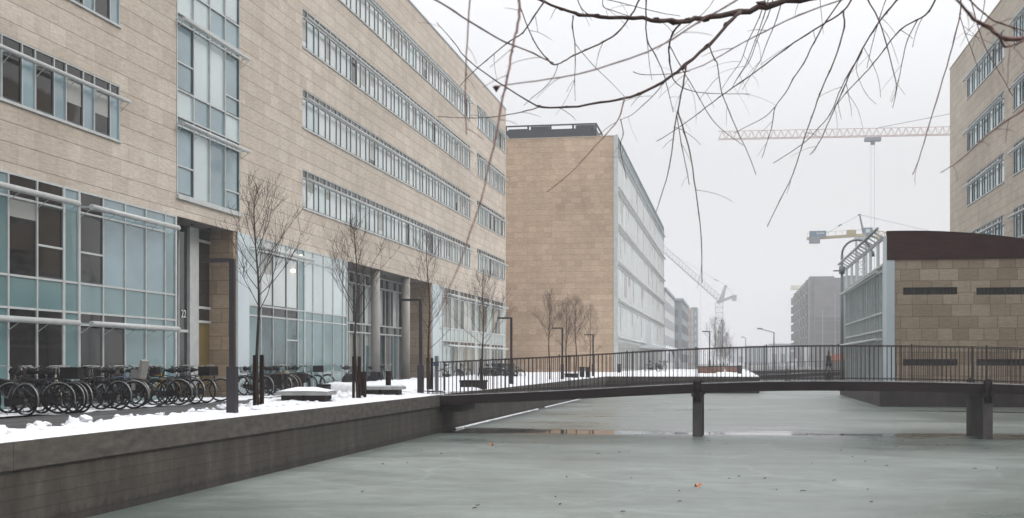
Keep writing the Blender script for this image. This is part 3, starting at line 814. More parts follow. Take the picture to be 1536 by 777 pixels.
for (x0, x1, z0, z1) in sl:
    l = MB(); l.box(x0-.05, x1+.05, PF+.12, PF+.2, z0-.05, z1+.05)
    l.box(x0, x1, PF+.003, PF+.12, z0, z0+.02); l.box(x0, x1, PF+.003, PF+.12, z1-.02, z1)
    k = int((x1-x0)/.16)
    for i in range(k): l.box(x0+.02+i*(x1-x0)/k, x0+.05+i*(x1-x0)/k, PF+.03, PF+.12, z0+.02, z1-.02)
    l.build('louvre', M['slot_dark'], b)
def arcz(x): return 7.30 - .0150*(x-7.6)**2 if x > 7.6 else 7.30 - .004*(x-7.6)**2
arc = [(x, arcz(x)) for x in [PX + (XR-PX)*k/30 for k in range(31)]]
arc = [(x, max(z, FZ+.12)) for x, z in arc]
mb = MB(); mb.prism([(PX, FZ)] + arc + [(XR, FZ)], 'y', PY0-.04, PY0+.3); mb.build('roof_fascia', M['rust_fascia'], b)
MB().box(PX+.06, XR, PY0+.32, PY1, FZ-.25, FZ-.02).build('roof', M['roof_felt'], b)
mb = MB()
for i in range(30):
    (xa, za), (xb, zb) = arc[i], arc[i+1]
    mb.face([(xa,PY0-.06,za+.003),(xb,PY0-.06,zb+.003),(xb,PY0+.32,zb+.003),(xa,PY0+.32,za+.003)])
mb.build('fascia_cap', M['coping_metal'], b)
for k in range(6):
    y = PY0 + 3.2 + k*3.4; MB().box(PX-.02, PX+.04, y, y+.9, 5.90, 7.02).build('clerestory_post', M['pale_panel'], b)
MB().box(PX-.01, PX+.35, PY0-.02, PY0+.30, .08, FZ).box(PX-.012, PX-.002, PY0+.0, PY0+1.5, .08, 7.1).build('corner_panel', M['pale_panel'], b)
yp = [PY0+1.5] + [PY0+1.5+(PY1-PY0-1.7)*k/17 for k in range(1, 18)]
zp = [.10, 2.28, 2.72, 3.55, 5.55, 5.85]
rp = random.Random(3)
kp = [rp.choice(('pale','blue','teal','pale')) for _ in yp]
def cp(i, j):
    if j == 5: return None
    if j in (1, 4): return 'deep'
    if j == 2: return 'teal'
    if j == 3 and i % 5 == 2: return 'dark'
    return ('blue','teal','blue','teal')[(i*3) % 4]
o = curtain(b, PX, -1, [(y, .14 if i % 3 == 0 else .08) for i, y in enumerate(yp)], zp, cp, fw=.09, proud=.04, frame='white_frame', rec=.05)
for z in (5.5, 2.25):
    sh = MB(); sh.tube([(PX-.3, PY0+1.4, z), (PX-.3, PY1, z)], .07, 8); [sh.beam((PX, y, z), (PX-.3, y, z), .04, .06) for y in yp]
    sh.build('sunshade', M['white_frame'], o)
mb = MB(); mb.tube([(PX-.40, PY0+.2, 7.44), (PX-.40, PY1+.4, 7.44)], .07, 8); mb.box(PX-.04, PX+.04, PY0+1.5, PY1, 7.02, 7.20)
for k in range(15): mb.beam((PX-.03, PY0+1.6+k*1.38, 7.17), (PX-.40, PY0+1.6+k*1.38, 7.42), .05, .06)
mb.build('eaves_louvre', M['grey_frame'], b)

# ------------------------------------------------------------------ building across the canal, behind the pavilion
RX, RY0, RY1, RT = 16.0, 30., 96.3, 23.0
b = thing('office_building', (RX, RY1, GZ), 'grey beige stone building rising behind the pavilion with stacked window bands', 'building')
holes = []
gaps = [(ylat(1506.5, RX), ylat(1450.5, RX)), (59.5, ylat(1520, RX)), (40, 57.5)]
for z in [4.55, 8.25, 11.95, 15.65, 19.35]:
    for (a, c) in gaps: holes.append((a, c, z, z+1.8))
mb = MB(); wall_holes(mb, RX, -1, RY0, RY1, GZ, RT, holes); mb.build('wall', M['travertine_grey'], b)
MB().face([(RX,RY1,GZ),(40,RY1,GZ),(40,RY1,RT),(RX,RY1,RT)]).face([(RX,RY0,GZ),(40,RY0,GZ),(40,RY0,RT),(RX,RY0,RT)]).build('end_wall', M['travertine_jamb'], b)
MB().box(RX+.02, 40, RY0+.02, RY1-.02, RT-.3, RT-.02).build('roof', M['roof_felt'], b)
MB().box(RX-.04, RX+.3, RY0, RY1+.05, RT, RT+.08).build('roof_edge', M['travertine_grey'], b)
for (a, c, z, z1) in holes: ribbon(b, RX, -1, a, c, z, frame='grey_frame', start_wide=True)

# grey block under construction with balconies
q0 = at(1222, 417, 320); q1 = at(1300, 417, 320)
b = thing('apartment_building', (q0.x, q0.y, GZ), 'hazy grey apartment block with a stepped row of balconies behind the lamp post', 'building')
ztop = q0.z; y1_ = q0.y + 92
MB().box(q0.x, q1.x, q0.y, y1_, GZ, ztop).build('wall', M['block_grey'], b)
MB().box(q0.x+.02, q1.x, q0.y-.10, q0.y-.001, GZ, 12.9).build('lower_wall', M['block_dark'], b)
for k in range(6): MB().box(q0.x+.1, q1.x, q0.y-.14, q0.y-.101 if k < 4 else q0.y-.002, 3.0+k*3.0+(.6 if k > 3 else 0), 3.18+k*3.0+(.6 if k > 3 else 0)).build('floor_slab', M['block_grey'], b)
for k in range(4): MB().beam((q0.x+2+k*3.1, q0.y-.5, GZ), (q0.x+2+k*3.1, q0.y-.5, 15+k%2*4), .12, .12).build('scaffold_pole', M['crane_pale'], b)
for r in range(7):
    z = 2.5 + r*2.95
    for k in range(14):
        y = q0.y + 3 + k*6.4
        MB().box(q0.x-1.0-.9*(k%2), q0.x+.02, y, y+(3.0 if k%2 else 3.6), z, z+(2.2 if k%2 else 1.0)).build('balcony', M['block_grey'], b)
        MB().box(q0.x-.05, q0.x+.02, y+3.8, y+5.6, z, z+1.6).build('window', M['glass_dark'], b)
for k in range(7):
    y = q0.y + 1 + k*13; MB().box(q0.x-1.2, q0.x+5, y, y+6.5, 3.0, ztop+.5).build('bay', M['block_grey'], b)
MB().box(q0.x+8, q1.x, q0.y+4, q0.y+20, ztop, ztop+.8).build('roof_block', M['block_dark'], b)

# low distant buildings on the horizon
for (pa, pb, top, t, mt, lab) in ((1092,1118,524,520,'far_white','pale low shed on the horizon beside the bare trees'),(1120,1152,520,560,'far_blue','blue grey low shed on the horizon behind the small footbridge'),(1156,1194,517,480,'far_white','whitish low hall on the horizon next to the grey balcony block')):
    A = at(pa, top, t); B = at(pb, top, t)
    simple_block('warehouse', A.x, B.x, A.y, A.y+25, A.z, mt, lab, nrow=1, winm='far_blue', ncol=3, top=.4)

# ------------------------------------------------------------------ footbridges
def catmull(pts, x):
    for i in range(len(pts)-1):
        if x <= pts[i+1][0] or i == len(pts)-2:
            p0 = pts[max(i-1, 0)]; p1 = pts[i]; p2 = pts[i+1]; p3 = pts[min(i+2, len(pts)-1)]
            t = (x-p1[0])/(p2[0]-p1[0]); h = p2[0]-p1[0]
            m1 = (p2[1]-p0[1])/(p2[0]-p0[0])*h if p2[0] != p0[0] else 0
            m2 = (p3[1]-p1[1])/(p3[0]-p1[0])*h if p3[0] != p1[0] else 0
            return (2*t**3-3*t**2+1)*p1[1] + (t**3-2*t**2+t)*m1 + (-2*t**3+3*t**2)*p2[1] + (t**3-t**2)*m2
    return pts[-1][1]
def footbridge(prof, x0, x1, ya, yb, railh, thick, pitch, label, piers, mats, ind=True, rails=2, postgap=0):
    b = thing('footbridge', (x0, ya, prof[0][1]), label, 'footbridge')
    zf = lambda x: catmull(prof, x)
    n = int((x1-x0)/.5); X = [x0+(x1-x0)*i/n for i in range(n+1)]
    d = MB()
    for yy0, yy1, th in ((ya, ya+.10, thick), (yb-.10, yb, thick), (ya+.10, yb-.10, .10)):
        for i in range(n):
            a, c = X[i], X[i+1]; za, zc = zf(a), zf(c)
            top = -.012 if yy1-yy0 > .5 else 0
            P = [(a,za+top),(c,zc+top),(c,zc-th),(a,za-th)]
            v = [(p[0], yy0, p[1]) for p in P] + [(p[0], yy1, p[1]) for p in P]
            d.face([v[0],v[1],v[2],v[3]]); d.face([v[4],v[7],v[6],v[5]]); d.face([v[0],v[4],v[5],v[1]]); d.face([v[3],v[2],v[6],v[7]])
    # lower flange line
    for yy in (ya-.04, yb-.06):
        for i in range(n):
            d.beam((X[i], yy+.05, zf(X[i])-thick), (X[i+1], yy+.05, zf(X[i+1])-thick), .16, .02)
    k = int((x1-x0)/1.2)
    for i in range(k): d.box(x0+i*1.2, x0+i*1.2+.06, ya+.1, yb-.1, zf(x0+i*1.2)-thick+.03, zf(x0+i*1.2)-.1)
    d.build('deck', M[mats[0]], b)
    s = MB()     # frost and thin snow on the deck's edge
    for i in range(n): s.beam((X[i], ya+.04, zf(X[i])+.012), (X[i+1], ya+.04, zf(X[i+1])+.012), .07, .022)
    s.build('deck_edge', M['deck_frost'], b)
    for ri in range(rails):
        yy = ya+.05 if ri == 0 else yb-.05
        r = MB()
        for i in range(n): r.beam((X[i], yy, zf(X[i])+railh), (X[i+1], yy, zf(X[i+1])+railh), .055, .022)
        for i in range(n): r.beam((X[i], yy, zf(X[i])+.075), (X[i+1], yy, zf(X[i+1])+.075), .03, .018)
        if postgap:
            q = int((x1-x0)/postgap)
            for i in range(q+1):
                x = x0 + .02 + i*(x1-x0-.04)/q; r.box(x-.009, x+.009, yy-.035, yy+.035, zf(x)-.12, zf(x)+railh-.01)
                r.tube([(x, yy-.02, zf(x)+railh+.01),(x, yy-.02, zf(x)+railh+.05)], .02, 6)
        ro = r.build('railing', M[mats[1]], b)
        nb = int((x1-x0)/pitch); rest = MB(); c = 0; proto = None
        for i in range(nb):
            x = x0 + (i+.5)*pitch
            if ind and c < 100 and ri == 0 and x > LW:
                if proto is None:
                    q = MB(); q.box(-.007, .007, -.018, .018, .0, railh-.012)
                    proto = q.build('baluster', M[mats[1]]); ob = proto
                else:
                    ob = proto.copy(); C.objects.link(ob)
                ob.parent = ro; ob.location = Vector((x, yy, zf(x))) - b.location
                c += 1
            else: rest.box(x-.007, x+.007, yy-.018, yy+.018, zf(x), zf(x)+railh-.012)
        if rest.v:
            o = rest.build('baluster', M[mats[1]], ro)
            if ind: tag(o, kind='stuff')
    for (x, w, y0_, y1_) in piers:
        p = MB(); z = zf(x)
        p.prism([(y0_, ICE-.4), (y1_, ICE-.4), (y1_, z-thick-.0), (y0_, z-thick-.0)], 'x', x-w/2, x+w/2)
        po_ = p.build('pier', M['pier_concrete'], b)
        for yy in (y0_+.02, y1_-.02):
            q = MB(); q.tube([(x, yy, z-thick-.25), (x, yy, z+.04), (x, yy, z+.10), (x, yy, z+.13)], [.115, .115, .10, .04], 14)
            q.box(x-w/2-.03, x+w/2+.03, yy-.09, yy+.09, z-thick-.10, z-thick+.02)
            q.build('pier_cap', M['deck_steel'], po_)
    return b
simple('deck_frost', (.42,.42,.43), .8, .35, (6,6,6))
simple('pier_concrete', (.062,.055,.052), .8, .35, (5,5,2), bump=.4)
profA = [(-9.6,.12),(-8.15,.19),(-4.83,.345),(-.95,.555),(2.57,.635),(7.69,.55),(12,.30),(14.6,.12)]
footbridge(profA, -8.75, 14.5, 34.9, 37.05, .99, .245, .118, 'dark steel footbridge arching over the ice in front of the pavilion', [(-.95, .26, 34.6, 37.2), (6.75, .24, 34.75, 37.2)], ('deck_steel', 'rail_steel'), postgap=1.9)
# abutment bracket below the near end
profB = [(1.2,.05),(4,.16),(8.0,.36),(11,.42),(14.6,.3)]
footbridge(profB, 1.4, 14.5, 105.6, 107.6, .95, .28, .30, 'distant dark footbridge with a walker on it, past the end of the quay', [(8., .5, 105.5, 107.7)], ('deck_steel', 'rail_steel'), ind=False, postgap=3.)
profC = [(1.2,.2),(8.0,.36),(14.6,.4)]
footbridge(profC, 1.4, 14.5, 139, 141, .95, .3, .40, 'farthest low footbridge, a thin dark line behind the walker', [(6., .5, 139, 141)], ('deck_steel', 'rail_steel'), ind=False, postgap=3.)
m = MB(); m.box(-8.35, -7.75, 35.0, 37.0, -.28, -.07)
tag(m.build('bridge_bearing', M['deck_steel'], None, (-8.1, 36, -.28)), 'dark steel bearing bracket under the end of the footbridge on the quay wall', 'bracket')

# ------------------------------------------------------------------ lamps
def flat_lamp():
    r = thing('street_lamp', (0,0,0), '', 'street lamp')
    MB().box(-.045,.045,-.045,.045,0,2.86).build('pole', M['lamp_steel'], r)
    MB().box(-.58,-.0451,-.05,.05,2.80,2.87).build('lamp_head', M['lamp_steel'], r)
    MB().box(-.085,.085,-.075,.075,0,.92).build('base_box', M['lamp_steel'], r)
    return r
L0 = flat_lamp()
lamps = [(348.5,20.98,'dark angular street lamp nearest the long row of bicycles, flat arm overhead'),(631,35.2,'dark angular street lamp beside the second round column, at the footbridge'),
         (767,50.2,'dark angular street lamp at the corner of the long building'),(843.5,65.4,'dark angular street lamp between the first two bare trees before the stone wall'),
         (889.6,81.2,'dark angular street lamp nearest the pale glazed side, before the stone wall'),(1064.5,108.,'thin dark angular street lamp by the brown planters at the quay end')]
for i, (px, Yv, lab) in enumerate(lamps):
    o = L0 if i == 0 else copy_tree(L0)
    u = (px-768)/FPX; t = Yv/(CT+u*ST)
    o.location = (t*(u*CT-ST), Yv, .16); o['label'] = lab; o['group'] = 'angular dark street lamps along the quay'
    if i == 5: o.scale = (1.1,1.1,1.3)
# tall hooked lamp by the pavilion
q = at(1263, 600, 80.5); 
r = thing('street_lamp', (q.x-.02, q.y, ICE), 'tall grey lamp post with a curved hook top at the far end of the pavilion', 'street lamp')
zt = 8.2; mb = MB(); pts = [(q.x, q.y, ICE-.2), (q.x, q.y, 3.5), (q.x, q.y, zt)]
mb.tube(pts, [.13,.11,.09], 10)
hook = [(q.x + .95 - .95*math.cos(a), q.y, zt + .95*math.sin(a)) for a in [math.radians(k*15) for k in range(0, 12)]]
mb.tube(hook, .07, 8); mb.build('pole', M['lamp_grey'], r)
e = hook[-1]; MB().tube([(e[0], q.y, e[2]+.05), (e[0]+.05, q.y, e[2]-.15), (e[0]+.06, q.y, e[2]-.4)], [.06,.12,.15], 10).build('lamp_shade', M['lamp_grey'], r)
MB().beam((q.x-.55, q.y, zt-1.05), (q.x+.15, q.y, zt-1.05), .12, .08).tube([(q.x, q.y, zt-1.25), (q.x, q.y, zt-.75)], .19, 10).build('bracket', M['lamp_grey'], r)
# road lamps in the haze
for (px, top, t, arm, lab) in ((1161, 499, 190, -20, 'hazy road lamp with a tilted arm over the small footbridge'),(1118.5, 507, 330, -4, 'tiny distant road lamp beyond the bare trees')):
    q = at(px, top, t); r = thing('road_lamp', (q.x, q.y, GZ), lab, 'street lamp')
    MB().tube([(q.x, q.y, GZ), (q.x, q.y, q.z)], [.16, .11], 8).build('pole', M['lamp_grey'], r)
    w = arm*t/FPX; MB().beam((q.x+.1, q.y, q.z), (q.x+w, q.y, q.z+abs(w)*.28), .14, .12).build('arm', M['lamp_grey'], r)
    MB().box(q.x+w-.5, q.x+w+.3, q.y-.2, q.y+.2, q.z+abs(w)*.28-.05, q.z+abs(w)*.28+.15).build('lamp_head', M['lamp_grey'], r)

# ------------------------------------------------------------------ street trees
def street_tree(seed, h=4.75, fork=1.95, spread=1.0, dens=1.0):
    R_ = random.Random(seed)
    root = thing('bare_tree', (0,0,0), '', 'tree')
    tr = MB(); cr = MB()
    lean = Vector((R_.uniform(-.03,.03), R_.uniform(-.03,.03), 0))
    pts = []; rad = []
    k = 14
    for i in range(k+1):
        z = h*.93*i/k
        pts.append(Vector((lean.x*z + .03*math.sin(z*2+seed), lean.y*z + .03*math.cos(z*1.7+seed), z))); rad.append(.035*(1-z/h)**.8+.005)
    nt_ = 6
    tr.tube(pts[:nt_+1], rad[:nt_+1], 8); cr.tube(pts[nt_:], rad[nt_:], 6)
    def grow(p, d, L, r, lvl):
        n = 4; P = [p]; q = p.copy(); dd = d.copy()
        for i in range(n):
            dd = (dd + Vector((R_.uniform(-.16,.16), R_.uniform(-.16,.16), R_.uniform(.02,.22)*(1 if lvl < 2 else .4)))).normalized()
            q = q + dd*L/n; P.append(q)
        cr.tube(P, [r*(1-.75*i/n) for i in range(n+1)], 5 if lvl == 0 else 3)
        if lvl < 2:
            m_ = int((8 if lvl == 0 else 4)*dens*R_.uniform(.8,1.3))
            for i in range(m_):
                a = R_.uniform(.25, .97); idx = min(n-1, int(a*n)); s = P[idx].lerp(P[idx+1], a*n-idx)
                side = Vector((R_.uniform(-1,1), R_.uniform(-1,1), R_.uniform(-.1,.9))).normalized()
                nd = (dd*.75 + side*.85).normalized()
                grow(s, nd, L*R_.uniform(.32,.55), max(r*.45, .0026), lvl+1)
    nb = int(22*dens)
    for i in range(nb):
        f = (i+.5)/nb; z = fork + (h-fork-.25)*f
        idx = min(k-1, int(z/(h*.93)*k)); s = pts[idx].lerp(pts[idx+1], min(1, z/(h*.93)*k-idx))
        az = i*2.4 + R_.uniform(-.5,.5); el = R_.uniform(.55, .90) + .40*f
        L = spread*(1.45*(1-f)**.75+.28)*R_.uniform(.75,1.15)
        grow(s, Vector((math.cos(az)*math.cos(el), math.sin(az)*math.cos(el), math.sin(el))), L, .0105*(1-f*.6), 0)
    tr.build('trunk', M['bark'], root); cr.build('crown', M['twig_bark'], root)
    for (sx, w) in ((-.075,.026),(.060,.034)):
        MB().box(sx-w, sx+w, -.04+sx*.3, .04+sx*.3, -.05, 1.12+.5*w).build('stake', M['stake_wood'], root)
    return root
T = [street_tree(3, 4.6), street_tree(8, 4.6, 1.9, .95), street_tree(21, 5.2, 1.3, 1.05), street_tree(34, 4.4, 1.5, 1.1, 1.15)]
tp = [(388, 24.9, 0, 1., 0, 'bare young tree in twin stakes by the first dark lamp post'),
      (535, 30.9, 1, 1., 0, 'bare young tree in dark stakes between two snowy benches'),
      (645, 39.5, 2, 1.0, 0, 'taller bare tree at the quay end of the footbridge railing'),
      (724, 47.3, 3, 1.0, 0, 'spreading bare tree behind the dark box bench, before the building corner'),
      (823.9, 64., 0, 1.0, 2., 'first bare tree before the big stone wall, standing a little apart'),
      (849.5, 70.3, 3, 1.03, 1., 'second bare tree before the big stone wall, left of a close pair'),
      (863.8, 74.6, 1, 1.08, 2.6, 'third bare tree before the big stone wall, in the middle of the clump'),
      (884, 81., 2, .93, 4., 'last bare tree before the big stone wall, near the glazed corner'),
      (1071, 110., 1, 1.1, 5., 'bare tree at the quay end among the brown planters')]
used = set()
for (px, t, k, s, rz, lab) in tp:
    o = T[k] if k not in used else copy_tree(T[k]); used.add(k)
    p = at(px, 544, t); o.location = (p.x, p.y, .17); o.scale = (s,s,s); o.rotation_euler.z = rz
    if px > 700:
        st_ = [c for c in o.children if c.name.startswith('stake')]
        for c in st_[(0 if px > 800 else 1):]: bpy.data.objects.remove(c)
    o['label'] = lab; o['group'] = 'bare young trees along the quay'
D = street_tree(55, 6.2, .6, 1.35, 1.7)
p = at(1085, 544, 150); D.location = (p.x, p.y, .1); D['label'] = 'dense brown bushy tree in the haze beside the farthest quay lamp'
for k_ in range(2):
    o = copy_tree(D); p = at(1080+k_*11, 544, 165+k_*12); o.location = (p.x, p.y, .1); o.rotation_euler.z = 1+k_; o.scale = (.85,.85,.85)
    o['label'] = ('smaller bushy tree tucked behind the dense brown tree', 'farthest faint bushy tree beside the open end of the canal')[k_]
    o['group'] = 'bushy trees at the canal end'

# ------------------------------------------------------------------ benches, bins, posts
def bench(L=1.2, W=.95):
    r = thing('bench', (0,0,0), '', 'bench')
    MB().box(-L/2,L/2,-W/2,W/2,.22,.30).build('seat', M['bench_concrete'], r)
    MB().box(-L/2+.10,-.03,-W/2+.1,W/2-.1,0,.22).build('base', M['bench_dark'], r)
    MB().box(.03,L/2-.10,-W/2+.1,W/2-.1,0,.22).build('base', M['bench_dark'], r)
    return r
B0 = bench()
bl = [(460, 28.3, 'low concrete bench heaped with snow between the two staked trees'), (573, 34.2, 'low concrete bench behind the second staked tree, beside a dark post')]
for i, (px, t, lab) in enumerate(bl):
    o = B0 if i == 0 else copy_tree(B0); p = at(px, 544, t); o.location = (p.x, p.y, .19); o['label'] = lab; o['group'] = 'concrete benches on the quay'
    o.rotation_euler.z = .12
p = at(460, 544, 28.3); mb = MB(); n = 14
for i in range(n):
    for j in range(n):
        def hh(a, c):
            x = -.58+1.16*a/n; y = -.45+.9*c/n; e = max(0, 1-(abs(x)/.6)**3)*max(0, 1-(abs(y)/.47)**3)
            return (p.x+x, p.y+y, .495+.09*e*(1+.5*noise.noise(Vector((x*3, y*3, 5)))))
        mb.face([hh(i,j), hh(i+1,j), hh(i+1,j+1), hh(i,j+1)], 0, True)
o = mb.build('snow_cap', M['snow_white'], None, (p.x, p.y, .49)); o.rotation_euler.z = .12; tag(o, 'rounded cushion of snow on top of the nearest bench', 'snow')
p = at(573, 544, 34.2); mb = MB(); mb.box(p.x-.55, p.x+.55, p.y-.42, p.y+.42, .491, .525)
o = mb.build('snow_cap', M['snow_white'], None, (p.x, p.y, .49)); o.rotation_euler.z = .12; tag(o, 'thin slab of snow on the farther concrete bench', 'snow')
# dark box benches
def boxbench(px, t, L, H, lab, W=.8):
    p = at(px, 544, t); r = thing('box_bench', (p.x, p.y, .18), lab, 'bench', 'dark box benches')
    MB().box(p.x-L/2, p.x+L/2, p.y-W/2, p.y+W/2, .18, .18+H-.07).build('base', M['bench_dark'], r)
    MB().box(p.x-L/2-.02, p.x+L/2+.02, p.y-W/2-.02, p.y+W/2+.02, .18+H-.069, .18+H).build('seat', M['crate_black'], r)
boxbench(710.5, 43, .80, .36, 'dark box bench in the snow behind the footbridge railing')
boxbench(857.5, 72, .72, .34, 'dark box bench before the big stone wall beside twin bins')
def bin_(px, t, w, h, lab, mat='dark_steel', z=.18):
    p = at(px, 544, t); r = thing('litter_bin', (p.x, p.y, z), lab, 'bin', 'litter bins on the quay')
    MB().tube([(p.x,p.y,z),(p.x,p.y,z+h*.9)], [w*.46, w*.5], 14).build('body', M[mat], r)
    MB().tube([(p.x,p.y,z+h*.9),(p.x,p.y,z+h)], [w*.54,w*.50], 14).build('lid', M['crate_black'], r)
bin_(873, 74, .32, .72, 'nearer of the twin dark bins before the stone wall')
bin_(881.5, 75, .28, .70, 'farther of the twin dark bins before the stone wall')
bin_(485.5, 42., .48, .55, 'black round bin beside the second group of bicycles', z=GZ+.02)
bin_(1109.5, 100, .30, .75, 'lone dark bin at the corner of the quay by the water')
bin_(928.5, 112, .36, .85, 'dark bin at the foot of the glazed corner')
for (px, t, L, lab) in ((1061, 104, 1.5, 'brown planter box in front of the thin lamp at the quay end'), (1098, 112, 1.1, 'brown planter box near the lone dark bin'), (1076, 118, 1.3, 'brown planter box right behind the bare tree at the quay end')):
    p = at(px, 544, t); r = thing('planter', (p.x, p.y, .2), lab, 'planter', 'brown planters at the quay end')
    MB().box(p.x-L/2, p.x+L/2, p.y-.4, p.y+.4, .2, .78).build('box', M['planter_brown'], r)
    MB().box(p.x-L/2-.04, p.x+L/2+.04, p.y-.44, p.y+.44, .781, .85).build('rim', M['bench_dark'], r)
for (px, t, w, h, lab) in ((545, 31.5, .13, .72, 'short dark wooden post beside the second staked tree'), (582.5, 34.0, .12, .72, 'short dark wooden post standing by the farther concrete bench')):
    p = at(px, 544, t); o = MB().box(p.x-w/2, p.x+w/2, p.y-w/2, p.y+w/2, .17, .17+h).box(p.x-w/2-.01, p.x+w/2+.01, p.y-w/2-.01, p.y+w/2+.01, .17+h, .2+h).build('bollard', M['stake_wood'], None, (p.x, p.y, .17))
    tag(o, lab, 'bollard', 'dark wooden posts')
p = at(655, 544, 36.9); r = thing('sign_post', (p.x, p.y, .2), 'slim blue grey post with a small box at the start of the footbridge', 'sign post')
MB().box(p.x-.05, p.x+.05, p.y-.05, p.y+.05, .2, 1.35).build('pole', M['lamp_grey'], r)
MB().box(p.x-.08, p.x+.08, p.y-.08, p.y-.051, 1.05, 1.15).build('plate', M['paint_blue'], r)

# ------------------------------------------------------------------ bicycles
simple('rim_metal', (.10,.10,.10), .4, .2, metal=.5)
def bicycle(frame='paint_black', step=False, crate=False, rack=True, child_seat=False, guard='chrome', bag=False, basket=False):
    r = thing('bicycle', (0,0,0), '', 'bicycle')
    WR = .34; fx, rx = .54, -.52
    for wx in (fx, rx):
        w = MB(); w.ring((wx,0,WR), WR-.022, .006, 26, 4)
        w.tube([(wx,-.035,WR),(wx,.035,WR)], .022, 8)
        for k in range(14):
            a = k*math.pi/7; s = .02 if k % 2 else -.02
            w.tube([(wx,s,WR),(wx+(WR-.025)*math.cos(a),0,WR+(WR-.025)*math.sin(a))], .0022, 3)
        wo = w.build('wheel', M['rim_metal'], r)
        t = MB(); t.ring((wx,0,WR), WR-.008, .026, 30, 6); t.build('tyre', M['tyre_rubber'], wo)
    f = MB(); bb = (-.08,0,.29); st_ = (-.24,0,.80); hd0 = (.36,0,.66); hd1 = (.32,0,.88); ra = (rx,0,WR)
    f.tube([bb, st_], .016, 7); 
    if step: f.tube([bb, (.12,0,.36), (.30,0,.62), hd0], .019, 7); f.tube([(-.14,0,.47), (.05,0,.46), (.22,0,.66), (.33,0,.82)], .014, 7)
    else: f.tube([bb, hd0], .021, 7); f.tube([(-.225,0,.75), (.33,0,.83)], .016, 7)
    f.tube([hd0, hd1], .021, 8)
    for s in (-.05, .05):
        f.tube([(bb[0],s*.5,bb[2]), (rx,s,WR)], .009, 5); f.tube([(-.23,s*.4,.76), (rx,s,WR)], .008, 5)
        f.tube([(.36,s*.8,.66), (.40,s,.55), (fx,s,WR)], .010, 6)
    f.build('frame', M[frame], r)
    h = MB(); h.tube([hd1, (.30,0,1.04)], .013, 7)
    h.tube([(.08,-.29,1.03),(.20,-.27,1.08),(.33,-.14,1.10),(.31,0,1.04),(.33,.14,1.10),(.20,.27,1.08),(.08,.29,1.03)], .012, 7)
    h.tube([(.03,-.295,1.02),(.12,-.287,1.045)], .019, 7, 1); h.tube([(.03,.295,1.02),(.12,.287,1.045)], .019, 7, 1)
    h.build('handlebar', [M['chrome'], M['saddle_black']], r)
    s = MB(); s.tube([(-.24,0,.80),(-.27,0,.93)], .012, 6)
    s.tube([(-.42,0,.955),(-.36,0,.965),(-.26,0,.955),(-.12,0,.96)], [.05,.095,.055,.02], 10, 1)
    s.build('saddle', [M['chrome'], M['saddle_black']], r)
    g = MB(); g.ring((rx,0,WR), WR+.035, .017, 14, 4, 0, 15, 200); g.build('mudguard', M[guard], r)
    g = MB(); g.ring((fx,0,WR), WR+.035, .017, 12, 4, 0, -15, 150); g.build('mudguard', M[guard], r)
    c = MB(); c.ring((-.08,.05,.29), .085, .008, 16, 4); c.tube([(-.08,-.07,.29),(.05,-.08,.20)], .009, 5); c.tube([(-.08,.07,.29),(-.21,.08,.38)], .009, 5)
    c.box(.01,.10,-.17,-.08,.185,.205); c.box(-.26,-.17,.08,.17,.37,.39); c.beam((-.08,.055,.375),(rx,.055,.40),.012,.03); c.beam((-.08,.055,.205),(rx,.055,.29),.012,.03)
    c.build('crank', M['crate_black'], r)
    cg = MB(); cg.prism([(-.18,.20),(.03,.20),(.03,.38),(-.16,.39),(-.50,.40),(-.50,.28)], 'y', .055, .075); cg.build('chain_guard', M['crate_black'], r)
    if guard == 'crate_black' or step:
        for y in (-.045,.045):
            cg = MB(); arc_ = [(rx+(WR+.01)*math.cos(math.radians(a)), WR+(WR+.01)*math.sin(math.radians(a))) for a in range(15,136,12)]
            cg.prism([(rx, WR+.03)] + arc_, 'y', y-.004, y+.004); cg.build('coat_guard', M['crate_black'], r)
    if rack:
        k = MB()
        for y in (-.06,0,.06): k.tube([(-.30,y,.73),(-.80,y,.74)], .006, 4)
        for x in (-.34,-.5,-.66,-.8): k.tube([(x,-.07,.735),(x,.07,.735)], .006, 4)
        for y in (-.07,.07): k.tube([(-.62,y,.735),(rx,y*.8,WR)], .005, 4)
        k.build('rack', M['crate_black'], r)
    if crate:
        k = MB(); x0,x1,y0,y1,z0,z1 = .40,.82,-.20,.20,.80,1.06
        k.box(x0,x1,y0,y1,z0,z0+.015)
        k.box(x0,x0+.015,y0,y1,z0+.015,z1); k.box(x1-.015,x1,y0,y1,z0+.015,z1); k.box(x0+.015,x1-.015,y0,y0+.015,z0+.015,z1); k.box(x0+.015,x1-.015,y1-.015,y1,z0+.015,z1)
        k.build('crate', M['crate_black'], r)
    if basket:
        k = MB(); 
        for z in (.80,.86,.92,.98,1.02):
            a = (z-.8)*.25; k.tube([(.42-a,-.15-a,z),(.72+a,-.15-a,z),(.72+a,.15+a,z),(.42-a,.15+a,z)], .005, 4, closed=True)
        for i in range(9):
            x = .42+.3*i/8; k.tube([(x,-.15,.8),(x,-.2,1.02)], .004, 3); k.tube([(x,.15,.8),(x,.2,1.02)], .004, 3)
        for i in range(7):
            y = -.15+.3*i/6; k.tube([(.72,y,.8),(.775,y,1.02)], .004, 3); k.tube([(.42,y,.8),(.42,y,1.02)], .004, 3); k.tube([(.42,y,.8),(.72,y,.8)], .004, 3)
        k.build('basket', M['crate_black'], r)
